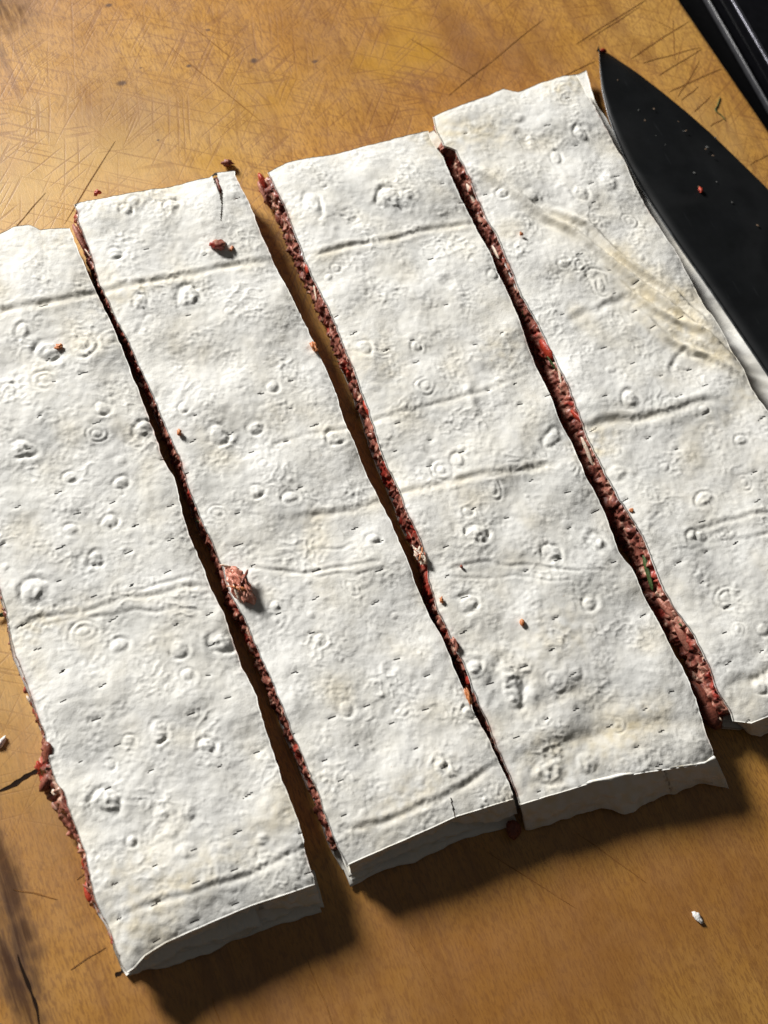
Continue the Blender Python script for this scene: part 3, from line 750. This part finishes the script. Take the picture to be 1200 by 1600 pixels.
# ------------------------------------------------------------------ drooping flaps at the near ends
def flap(parent, topc, lowc, ztop_, zlow, seed, name="end_flap", thick=.0009, curl=.35, tears=None, lip=.0007):
    n, m = 170, 34
    a = resample([list(pix(x, y, T)[:2]) + [ztop_] for x, y in topc], n)
    b = resample([list(pix(x, y, zlow)[:2]) + [zlow] for x, y in lowc], n)
    w = noise1(n, 18, seed) * .00055 + noise1(n, 5, seed + 1) * .00016
    b[:, 1] += w; b[:, 2] += np.abs(noise1(n, 20, seed + 2)) * .0003
    s = np.linspace(0, 1, m)
    P = a[:, None] * (1 - s)[None, :, None] + b[:, None] * s[None, :, None]
    wr = bandnoise((n, m), .42, 9.0, .5, seed + 7) * .00035 + bandnoise((n, m), .42, 3.6, .4, seed + 8) * .00013 + bandnoise((n, m), .42, 1.7, .4, seed + 9) * .00006
    P[..., 1] += wr * np.sin(s * math.pi * .9)[None] - curl * .004 * np.sin(s * math.pi)[None]
    P[..., 2] += wr * .4
    P[..., 1] -= lip * np.clip((s - .72) / .28, 0, 1)[None] ** 2 - lip * .75 * s[None]
    P[..., 2] += lip * .25 * np.clip((s - .8) / .2, 0, 1)[None] ** 2
    idx = np.arange(n * m).reshape(n, m)
    q = np.stack([idx[:-1, :-1], idx[:-1, 1:], idx[1:, 1:], idx[1:, :-1]], -1)
    keep = np.ones((n - 1, m - 1), bool)
    for (t, s0, s1, wd) in tears or []:
        for c in range(m - 1):
            if s0 <= c / m <= s1:
                k = int((t + .006 * math.sin(c * 1.9) + .004 * math.sin(c * .7)) * n); keep[k:k + wd, c] = False
    q = q[keep]
    V = P.reshape(-1, 3); V2 = V + np.array([0, thick * .8, -thick * .6]); off = len(V)
    ring = np.concatenate([idx[0, :], idx[1:, -1], idx[-1, -2::-1], idx[-2:0:-1, 0]])
    k = len(ring); i = np.arange(k); j = (i + 1) % k
    sk = np.stack([ring[i], ring[i] + off, ring[j] + off, ring[j]], 1)
    me = mesh_np(name, np.concatenate([V, V2]), [q, q[:, ::-1] + off, sk], BREAD, True, {'cream': np.tile(np.clip(.25 + .25 * bandnoise((n, m), .42, 8.0, .5, seed + 12), 0, .8).ravel(), 2)})
    return link(name, me, parent)

def low(c, dx, dy): return [(x + dx, y + dy) for x, y in c]
zt = T - .0016
def tongue(parent, edge_px, z, depth, seed, name, thick=.0008, droop=.0012):
    n, m = 120, 16
    e = resample([list(pix(x, y, z)[:2]) for x, y in edge_px], n)
    e[:, 1] += noise1(n, 14, seed) * .00045 + noise1(n, 4, seed + 1) * .00013
    s = np.linspace(0, 1, m)
    X = np.repeat(e[:, :1], m, 1); Y = e[:, 1:] + depth * s[None]
    Z = z - droop * np.clip(1 - s * 2.2, 0, 1)[None] ** 2 + noise1(n, 22, seed + 2)[:, None] * .0004 + bandnoise((n, m), .5, 3.5, .5, seed + 3) * .00010
    V = np.stack([X, Y, Z], -1).reshape(-1, 3); off = len(V); idx = np.arange(n * m).reshape(n, m)
    q = np.stack([idx[:-1, :-1], idx[1:, :-1], idx[1:, 1:], idx[:-1, 1:]], -1).reshape(-1, 4)
    ring = np.concatenate([idx[0, :], idx[1:, -1], idx[-1, -2::-1], idx[-2:0:-1, 0]])
    k = len(ring); i = np.arange(k); j = (i + 1) % k
    sk = np.stack([ring[i], ring[j], ring[j] + off, ring[i] + off], 1)
    me = mesh_np(name, np.concatenate([V, V - np.array([0, 0, thick])]), [q, q[:, ::-1] + off, sk], BREAD, True, {'cream': np.full(2 * off, .12)})
    return link(name, me, parent)
S1_mid = [(201, 1523), (240, 1509), (277, 1492), (327, 1471), (370, 1456), (408, 1444)]
S1_low = [(204, 1525), (260, 1508), (327, 1488), (393, 1465), (443, 1444), (503, 1423)]
S2_mid = [(547, 1371), (600, 1349), (660, 1322), (700, 1305), (735, 1293)]
S2_low = [(548, 1385), (605, 1360), (690, 1330), (747, 1304), (808, 1283)]
flap(S1, low(S1_B, 0, -10), [(200, 1516), (227, 1500), (277, 1470), (327, 1447), (405, 1421), (455, 1412), (498, 1402)], zt, .0056, 1, curl=.05, lip=.0004, tears=[(.70, .45, 1, 2)])
tongue(S1, S1_mid, .0062, .012, 51, "middle_bread", droop=.0004)
flap(S1, low(S1_B, 2, -24), low(S1_low, 0, -13), zt - .005, .0022, 2, name="lower_flap", curl=.05, lip=.0004)
tongue(S1, S1_low, .0019, .014, 52, "bottom_lip", droop=.0008)
flap(S2, low(S2_B, 0, -9), [(547, 1362), (600, 1336), (660, 1308), (713, 1292), (760, 1283), (808, 1270)], zt, .0050, 3, curl=.1, lip=.0004, tears=[(.61, .15, .7, 1)])
tongue(S2, S2_mid, .0052, .012, 53, "middle_bread", droop=.0004)
flap(S2, low(S2_B, 1, -24), low(S2_low, 0, -12), zt - .005, .0022, 4, name="lower_flap", curl=.05, lip=.0004)
tongue(S2, S2_low, .0018, .014, 54, "bottom_lip", droop=.0008)
flap(S3, low(S3_B, 0, -2), [(820, 1293), (871, 1280), (928, 1266), (955, 1268), (976, 1273), (1003, 1257), (1047, 1244), (1092, 1228), (1115, 1228), (1138, 1231)], zt, .0014, 5, curl=.3, tears=[(.72, .0, .75, 1)])
flap(S4, low(S4_B, 0, -2), [(1152, 1128), (1172, 1146), (1186, 1150), (1205, 1138), (1332, 1100), (1441, 1066)], zt, .0030, 6, curl=.1)

# ------------------------------------------------------------------ lumps in the filling
def blob_mesh(name, seed, mat, sub=2, amp=.28, stretch=(1, 1, 1), angular=False):
    r = random.Random(seed)
    bm = bmesh.new(); bmesh.ops.create_icosphere(bm, subdivisions=sub, radius=1)
    ph = [Vector((r.uniform(-1, 1), r.uniform(-1, 1), r.uniform(-1, 1))).normalized() for _ in range(7)]
    fr = [r.uniform(1.5, 4.5) for _ in ph]; of = [r.uniform(0, 6) for _ in ph]
    for v in bm.verts:
        d = 1 + amp * sum(math.sin(f * v.co.dot(p) + o) for p, f, o in zip(ph, fr, of)) / 3.0
        v.co = Vector((v.co.x * stretch[0], v.co.y * stretch[1], v.co.z * stretch[2])) * d
    me = bpy.data.meshes.new(name); bm.to_mesh(me); bm.free()
    for p in me.polygons: p.use_smooth = not angular
    me.materials.append(mat)
    return me
LUMPS = {
    'meat_lump': [blob_mesh("meat_lump", i, DARKMEAT, stretch=(.8, 1.3, .8)) for i in range(4)] + [blob_mesh("meat_lump", 10 + i, RAWMEAT, stretch=(.7, 1.5, .7)) for i in range(2)] + [blob_mesh("meat_lump", 20 + i, MEAT, stretch=(.8, 1.4, .8)) for i in range(3)],
    'pepper_piece': [blob_mesh("pepper_piece", 30 + i, REDPEP, stretch=(.6, 1.3, .8), amp=.2) for i in range(3)],
    'onion_piece': [blob_mesh("onion_piece", 40 + i, ONION, stretch=(.5, 1.5, .6), amp=.3) for i in range(3)],
    'herb_piece': [blob_mesh("herb_piece", 50 + i, HERB, stretch=(.4, 1.4, .5), amp=.4) for i in range(2)],
}
def place(me, name, parent, loc, size, rot=None):
    o = bpy.data.objects.new(name, me); C.objects.link(o)
    if parent is not None:
        o.parent = parent
        o.matrix_parent_inverse = Matrix.Translation(-world_loc(parent))
    o.location = loc
    o.scale = (size, size, size) if not isinstance(size, tuple) else size
    o.rotation_euler = rot if rot else (random.uniform(-.5, .5), random.uniform(-.5, .5), random.uniform(-.5, .5))
    return o
def stud(fill, D, count, seed, rngu=(0, 1)):
    r = random.Random(seed); PL = D['PL']; n, m = PL.shape[:2]
    for i in range(count):
        a = r.uniform(*rngu); k = min(n - 1, int(a * n)); s = int(r.uniform(.06, .8) * m)
        p = PL[k, s]
        kind = r.choices(['meat_lump', 'pepper_piece', 'onion_piece', 'herb_piece'], [.70, .10, .12, .08])[0]
        sz = r.choice((.0006, .0009, .0013, .0024)) * r.uniform(.8, 1.25) * (1 if kind == 'meat_lump' else .7)
        place(r.choice(LUMPS[kind]), kind, fill, (p[0] + sz * .35, p[1], p[2]), (sz * .7, sz * (r.uniform(1, 1.9) if sz < .0015 else r.uniform(.8, 1.1)), sz * (1 if sz < .0015 else .8)), (r.uniform(-.6, .6), r.uniform(-.6, .6), r.uniform(-.6, .6)))
stud(F1, D1, 16, 1, (.55, .97)); stud(F2, D2, 24, 2); stud(F3, D3, 26, 3); stud(F4, D4, 26, 4)
# particular pieces the photograph shows
def at(x, y, z): return tuple(pix(x, y, z))
L_ = LUMPS
for name, me, x, y, z, s, f in [
    ('pepper_piece', REDPEP, 128, 1352, .006, (.0022, .0024, .0018), F1), ('pepper_piece', REDPEP, 139, 1392, .004, (.0024, .0036, .0018), F1), ('pepper_piece', REDPEP, 60, 1136, .006, (.0010, .0016, .001), F1),
    ('pepper_piece', REDPEP, 76, 1197, .006, (.0016, .0034, .0026), F1), ('onion_piece', ONION, 89, 1236, .009, (.0022, .0010, .0010), F1), ('onion_piece', ONION, 124, 1325, .009, (.0016, .0020, .0012), F1),
    ('pepper_piece', REDPEP, 415, 282, .006, (.0022, .0040, .0040), F3), ('meat_lump', RAWMEAT, 408, 305, .004, (.0016, .0045, .0030), F3), ('pepper_piece', REDPEP, 480, 420, .010, (.0010, .0030, .0018), F3), ('onion_piece', ONION, 476, 455, .008, (.0007, .0040, .0010), F3),
    ('meat_lump', RAWMEAT, 512, 492, .009, (.0014, .0030, .0020), F3), ('pepper_piece', REDPEP, 568, 640, .010, (.0013, .0040, .0020), F3), ('pepper_piece', REDPEP, 587, 690, .010, (.0010, .0026, .0016), F3),
    ('pepper_piece', REDPEP, 856, 545, .0088, (.0018, .0052, .0026), F4), ('pepper_piece', REDPEP, 905, 652, .0092, (.0014, .0046, .0024), F4), ('onion_piece', ONION, 921, 705, .009, (.0013, .0060, .0022), F4), ('onion_piece', ONION, 874, 585, .010, (.0010, .0040, .0016), F4),
    ('herb_piece', HERB, 862, 570, .009, (.0009, .0045, .0016), F4), ('herb_piece', HERB, 1018, 890, .008, (.0018, .0080, .0026), F4), ('onion_piece', ONION, 736, 308, .008, (.0014, .0060, .0024), F4), ('meat_lump', RAWMEAT, 729, 285, .008, (.0016, .0050, .0026), F4), ('onion_piece', ONION, 781, 392, .008, (.0011, .0040, .0018), F4),
    ('meat_lump', RAWMEAT, 1040, 950, .007, (.0020, .0050, .0026), F4), ('meat_lump', RAWMEAT, 1072, 1000, .007, (.0024, .0070, .0030), F4), ('meat_lump', DARKMEAT, 1122, 1112, .006, (.0044, .0060, .0034), F4), ('onion_piece', ONION, 1118, 1118, .007, (.0008, .0022, .0010), F4), ('meat_lump', DARKMEAT, 1108, 1085, .006, (.0030, .0060, .0034), F4),
    ('meat_lump', RAWMEAT, 127, 378, .009, (.0018, .0060, .0028), F2), ('onion_piece', ONION, 134, 400, .010, (.0006, .0030, .0012), F2), ('meat_lump', DARKMEAT, 342, 290, .0112, (.0012, .0035, .0012), F2), ('meat_lump', DARKMEAT, 803, 1296, .003, (.0034, .0028, .0022), F2), ('meat_lump', DARKMEAT, 145, 415, .008, (.0014, .0045, .0024), F2),
    ('meat_lump', DARKMEAT, 333, 942, .010, (.0014, .0024, .0014), F1), ('meat_lump', DARKMEAT, 678, 205, .0105, (.0014, .0030, .0014), F4)]:
    pool = [q for q in L_[name] if q.materials[0] == me]
    loc = list(at(x, y, z)); D = {F1: D1, F2: D2, F3: D3, F4: D4}[f]; PLw = D['PL']
    kk = np.argmin(np.abs(PLw[:, 7, 1] - loc[1])); ss = np.argmin(np.abs(PLw[kk, :, 2] - z))
    if abs(loc[0] - PLw[kk, ss, 0]) < .006 and (x, y) not in ((342, 290), (803, 1296), (333, 942)): loc[0] = PLw[kk, ss, 0] + s[0] * .15
    s = (s[0], s[1] * .75, s[2])
    place(random.choice(pool), name, f, loc, s, (random.uniform(-.3, .3), random.uniform(-.3, .3), random.uniform(-.25, .25)))

# ------------------------------------------------------------------ knife
def mat_blade():
    m, nt, b = new_mat("black_blade"); k = N(nt); P = geo_pos(k)
    n = k.noise(P, 90, 4, .6); sc = k.noise(k.mapping(P, (1, .08, 1), (0, 0, -.35)), 900, 2, .5)
    sm = k.noise(P, 30, 2, .5, 1)
    c = k.ramp(n, [(.3, (.005, .0056, .0062)), (.7, (.0085, .0095, .0105))])
    c = k.mix(k.rng(sc, .68, .78, 0, .25), c, (.035, .037, .04))
    k.ln(c, b.inputs['Base Color'])
    k.ln(k.rng(sm, .3, .7, .42, .62), b.inputs['Roughness'])
    b.inputs['Specular IOR Level'].default_value = .22
    k.ln(k.bump(n, .08, .0003), b.inputs['Normal'])
    return m
BLADE = mat_blade()
STEEL = simple_mat("ground_steel", (.10, .105, .11), .42, .5, .9)
HANDLE = simple_mat("black_handle", (.012, .012, .013), .5, .4, 0, (300, .2, .0005))
spine_px = [(936, 71), (952, 74), (1000, 106), (1040, 137), (1080, 170), (1116, 202), (1150, 235), (1200, 284), (1290, 380), (1420, 530), (1560, 700), (1640, 800)]
edge_px = [(935, 72), (936, 105), (939, 140), (949, 182), (961, 216), (977, 253), (1000, 295), (1030, 342), (1062, 390), (1110, 458), (1160, 532), (1203, 596), (1300, 730), (1430, 905), (1500, 1000)]
def knife():
    n = 140; zb = .0058
    S = resample([pix(x, y, zb)[:2] for x, y in spine_px], n); E = resample([pix(x, y, zb)[:2] for x, y in edge_px], n)
    c = pix(1200, 440, 0)
    root = empty("chef_knife", (c[0], c[1], 0), "black chef's knife lying on the board against the right flatbread strip", "knife")
    fr = np.array([0, .02, .3, .6, .90, .978, 1.0])              # spine -> edge
    half = np.array([.0005, .00105, .00095, .0007, .00042, .00024, .00004])
    t = np.linspace(0, 1, n); taper = np.clip(.35 + t * 2.2, 0, 1)
    zmid = .0024 + .0045 * np.linspace(0, 1, n)[:, None] ** .8 * 0 + np.zeros((n, len(fr)))
    zmid = zmid + (fr[None] * .0040)                              # edge side rests up on the bread lip, spine on the board
    def build(name, cols, mat, grow=0.0):
        f = fr[cols]; hh = half[cols][None] * taper[:, None] + grow
        P = S[:, None] * (1 - f)[None, :, None] + E[:, None] * f[None, :, None]
        up = np.concatenate([P, (zmid[:, cols] + hh)[..., None]], 2); dn = np.concatenate([P, (zmid[:, cols] - hh)[..., None]], 2)[:, ::-1]
        Q = np.concatenate([up, dn], 1); M = Q.shape[1]; idx = np.arange(n * M).reshape(n, M); nx = np.roll(idx, -1, 1)
        q = np.stack([idx[:-1], idx[1:], nx[1:], nx[:-1]], -1).reshape(-1, 4)
        k = np.arange(len(cols) - 1)
        cap = np.stack([k, k + 1, M - 2 - k, M - 1 - k], 1)
        me = mesh_np(name, Q.reshape(-1, 3), [q, cap, (cap + (n - 1) * M)[:, ::-1]], mat, False)
        o = link(name, me, root)
        bmm = bmesh.new(); bmm.from_mesh(me); bmesh.ops.recalc_face_normals(bmm, faces=bmm.faces); bmm.to_mesh(me); bmm.free()
        return o
    build("blade", [0, 1, 2, 3, 4, 5], BLADE)
    build("cutting_edge", [5, 6], STEEL)
    # handle beyond the heel (out of the frame)
    hs, he = S[-1], S[-1] * .45 + E[-1] * .55
    d = (S[-1] - S[-25]); d /= np.linalg.norm(d); mid = (hs + he) / 2; wid = np.linalg.norm(hs - he)
    nr = np.array([-d[1], d[0]])
    K = 24; ring = []
    for i in range(K):
        tt = i / (K - 1); wv = wid * (.5 + .06 * math.sin(tt * 7)) * (1 if .03 < tt < .97 else .8)
        for j in range(16):
            a = j / 16 * 2 * math.pi
            q = mid + d * (tt * .125 - .004) + nr * math.cos(a) * wv
            ring.append((q[0], q[1], .0085 + math.sin(a) * .0085))
    idx = np.arange(K * 16).reshape(K, 16); nx = np.roll(idx, -1, 1)
    q = np.stack([idx[:-1], nx[:-1], nx[1:], idx[1:]], -1).reshape(-1, 4)
    k = np.arange(7); cap = np.stack([k, k + 1, 14 - k, 15 - k], 1)
    link("handle", mesh_np("handle", np.array(ring), [q, cap[:, ::-1], cap + (K - 1) * 16], HANDLE), root)
    return root
knife()

# ------------------------------------------------------------------ crumbs, each its own thing
def crumb(name, x, y, z, size, mat, label, cat, seed, amp=.35, sub=3, rot=None):
    me = blob_mesh(name, seed, mat, sub, amp)
    for v in me.vertices:
        q = Vector(v.co) * 1.7 + Vector((seed, 0, 0))
        v.co = Vector(v.co) * (1 + .55 * amp / .35 * (mnoise.turbulence(q, 3, False) - .45))
    p = pix(x, y, z)
    zt_ = z
    o = place(me, name, None, (p[0], p[1], zt_), size, rot or (0, 0, random.uniform(-.4, .4)))
    return tag(o, label, cat)
TB = T + .0006
crumb("meat_crumb", 340, 382, TB + .0012, (.0036, .0024, .0024), MEAT, "dark red meat crumb on the second strip, below its split corner", "meat crumb", 301, .2)
crumb("meat_crumb", 362, 388, TB + .0004, (.0011, .0012, .0010), ORANGE, "tiny orange meat crumb just right of the dark red crumb", "meat crumb", 302)
crumb("meat_crumb", 356, 254, .0016, (.0024, .0017, .0016), DARKMEAT, "dark brown meat crumb on the board behind the split corner", "meat crumb", 303)
crumb("meat_crumb", 152, 301, .0040, (.0014, .0012, .0012), REDPEP, "small red crumb behind the second strip's top left corner", "meat crumb", 304)
crumb("meat_crumb", 491, 543, TB + .0002, (.0013, .0026, .0014), ORANGE, "orange crumb on the right edge of the second strip", "meat crumb", 305)
crumb("meat_crumb", 93, 541, TB + .0003, (.0013, .0011, .0010), ORANGE, "small orange crumb among blisters on the leftmost strip", "meat crumb", 306)
crumb("meat_crumb", 1047, 836, TB + .0003, (.0018, .0010, .0008), DARKMEAT, "flat brown crumb on the rightmost strip, half way down", "meat crumb", 307)
crumb("meat_crumb", 987, 797, TB + .0001, (.0009, .0011, .0008), ORANGE, "tiny orange crumb at the left edge of the rightmost strip", "meat crumb", 308)
crumb("spice_seed", 816, 973, TB + .0004, (.0009, .0014, .0008), ORANGE, "tiny orange seed on the third strip above the oval blister", "seed", 309, .1)
crumb("meat_crumb", 690, 938, TB + .0001, (.0008, .0012, .0007), ORANGE, "tiny orange fleck on the third strip, upper of two beside the gap", "meat crumb", 310)
crumb("meat_crumb", 711, 1006, TB - .0001, (.0010, .0024, .0010), RAWMEAT, "pink meat fleck on the third strip's left edge, lower down", "meat crumb", 311)
crumb("meat_crumb", 733, 1090, TB - .0006, (.0012, .0034, .0010), ORANGE, "long pale orange shred caught in the narrow part of the middle gap", "meat crumb", 312)
crumb("spice_seed", 721, 885, TB + .0001, (.0006, .0007, .0005), DARKMEAT, "tiny dark speck beside the pale shred on the third strip", "seed", 313, .15)
crumb("meat_crumb", 815, 366, TB + .0001, (.0008, .0008, .0006), ORANGE, "tiny orange speck near the top of the rightmost strip", "meat crumb", 314)
crumb("onion_flake", 1091, 1434, .0007, (.0012, .0026, .0006), WHITEBIT, "white flake lying on the bare board at lower right", "flake", 315, .22, rot=(0, 0, .25))
crumb("onion_flake", 2, 1160, .0007, (.0026, .0010, .0008), WHITEBIT, "pale flake on the board at the left edge of the photo", "flake", 316, .22, rot=(0, 0, .6))
crumb("herb_leaf", 4, 960, .0012, (.0030, .0009, .0006), HERB, "green herb shred on the board at the left edge of the photo", "herb", 317, .3, rot=(0, 0, .1))
crumb("meat_crumb", 1095, 298, .0058, (.0012, .0015, .0010), REDPEP, "small red crumb on the black knife blade", "meat crumb", 318)
crumb("meat_crumb", 942, 79, .0042, (.0018, .0009, .0008), REDPEP, "smear of red meat on the knife tip", "meat crumb", 319, rot=(0, 0, -.3))
crumb("meat_crumb", 279, 676, TB, (.0010, .0016, .0008), ORANGE, "small orange crumb on the second strip's left edge", "meat crumb", 320)

# ragged clump of raw meat on the second strip: core with shreds
def clump(x, y, label, mats, seed, n, sx, sy, hgt, name="meat_clump"):
    r = random.Random(seed); c = pix(x, y, TB)
    root = empty(name, (c[0], c[1], TB), label, "meat")
    bm = bmesh.new(); bmesh.ops.create_icosphere(bm, subdivisions=5, radius=1)
    for v in bm.verts:
        d0 = v.co.copy(); q = Vector((d0.x * 1.5, d0.y * .9, d0.z * 1.5)) + Vector((seed * 3.1, 0, 0))
        k1 = mnoise.turbulence(q * 1.1, 2, False) - .45
        k2 = abs(mnoise.noise(Vector((d0.x * 4.2, d0.y * 1.5, d0.z * 4.2)) + Vector((0, seed, 0)) + Vector((k1, k1, k1))))
        k3 = mnoise.turbulence(q * 5.0, 2, False) - .45
        w = 1 + .45 * k1 - .45 * (.30 - k2) + .12 * k3
        nar = 1 - .45 * max(0, d0.y) ** 1.2
        v.co = Vector((d0.x * sx * nar * w + sx * -.25 * max(0, d0.y), d0.y * sy * (1 + .3 * k1), max(-.25, d0.z) * hgt * w * (1 - .25 * max(0, d0.y))))
    me = bpy.data.meshes.new("meat_mass"); bm.to_mesh(me); bm.free()
    for p in me.polygons: p.use_smooth = True
    me.materials.append(mats[0])
    place(me, "meat_mass", root, (c[0], c[1], TB), 1.0, (0, 0, .12))
    for i in range(n):
        a = r.uniform(0, 6.28); q = r.uniform(.5, .95)
        me = blob_mesh("meat_shred", seed * 50 + i, mats[1 + i % (len(mats) - 1)], 2, .45, (r.uniform(.25, .4), r.uniform(1.2, 2.2), r.uniform(.25, .4)))
        place(me, "meat_shred", root, (c[0] + math.cos(a) * q * sx * .8, c[1] + math.sin(a) * q * sy * .8, TB + hgt * (1 - q) * .9 + .0004), .0013 * (sx / .0035), (r.uniform(-.4, .4), r.uniform(-.3, .3), r.uniform(-1.2, 1.2)))
    return root
clump(373, 910, "ragged clump of pink raw meat on the second strip beside the left gap", [PINK, ONION, PINK, DARKMEAT, ORANGE], 5, 8, .0042, .0082, .0046)
cl = clump(657, 868, "pale shred of meat and onion over the middle gap", [ONION, ORANGE, RAWMEAT, ONION], 6, 8, .0022, .0040, .0018)

# dark curled fibre on the board
cu = bpy.data.curves.new("fibre", 'CURVE'); cu.dimensions = '3D'; cu.bevel_depth = .00022; cu.bevel_resolution = 2
sp = cu.splines.new('BEZIER'); fp = [(1125, 152), (1121, 165), (1118, 172), (1127, 180), (1133, 187)]
sp.bezier_points.add(len(fp) - 1)
for b_, (x, y) in zip(sp.bezier_points, fp):
    b_.co = pix(x, y, .0003); b_.handle_left_type = b_.handle_right_type = 'AUTO'
cu.materials.append(HERB)
tmp = bpy.data.objects.new("herb_fibre", cu); C.objects.link(tmp)
dg = bpy.context.evaluated_depsgraph_get()
me = bpy.data.meshes.new_from_object(tmp.evaluated_get(dg)); bpy.data.objects.remove(tmp)
fo = link("herb_fibre", me); tag(fo, "thin dark curled herb fibre on the board right of the knife", "herb")

# specks on the blade: too many and too small to pick apart
def specks(name, boxes, mats, label, cat, seed):
    r = random.Random(seed); bm = bmesh.new()
    for (x, y, z, s) in boxes:
        p = pix(x, y, z)
        k = bmesh.ops.create_icosphere(bm, subdivisions=1, radius=1)
        a = r.uniform(0, 3)
        for v in k['verts']:
            q = Vector((v.co.x * s * 1.4, v.co.y * s, v.co.z * s * .35)) * r.uniform(.75, 1.2)
            q.rotate(Matrix.Rotation(a, 3, 'Z')); v.co = q + Vector(p)
        mi = r.randrange(len(mats))
        for f in {f for v in k['verts'] for f in v.link_faces}: f.material_index = mi
    me = bpy.data.meshes.new(name); bm.to_mesh(me); bm.free()
    for mt in mats: me.materials.append(mt)
    return tag(link(name, me), label, cat, kind='stuff')
r_ = random.Random(3)
kp = [(965, 125), (998, 172), (1008, 188), (1022, 170), (1005, 222), (1025, 212), (1040, 226), (1012, 220), (972, 158), (1068, 205), (1105, 230), (1114, 243), (1085, 270), (1103, 233), (1144, 316), (1120, 284), (1072, 204), (1184, 352), (1118, 215), (1092, 292), (974, 188), (1060, 190), (1150, 380), (1060, 300), (1140, 440)]
specks("knife_specks", [(x, y, .0052, r_.uniform(.00022, .00055)) for x, y in kp], [simple_mat("fat_smear", (.16, .105, .065), .5), simple_mat("grey_smear", (.10, .10, .095), .5)], "scattered tiny specks of food on the black knife blade", "specks", 4)
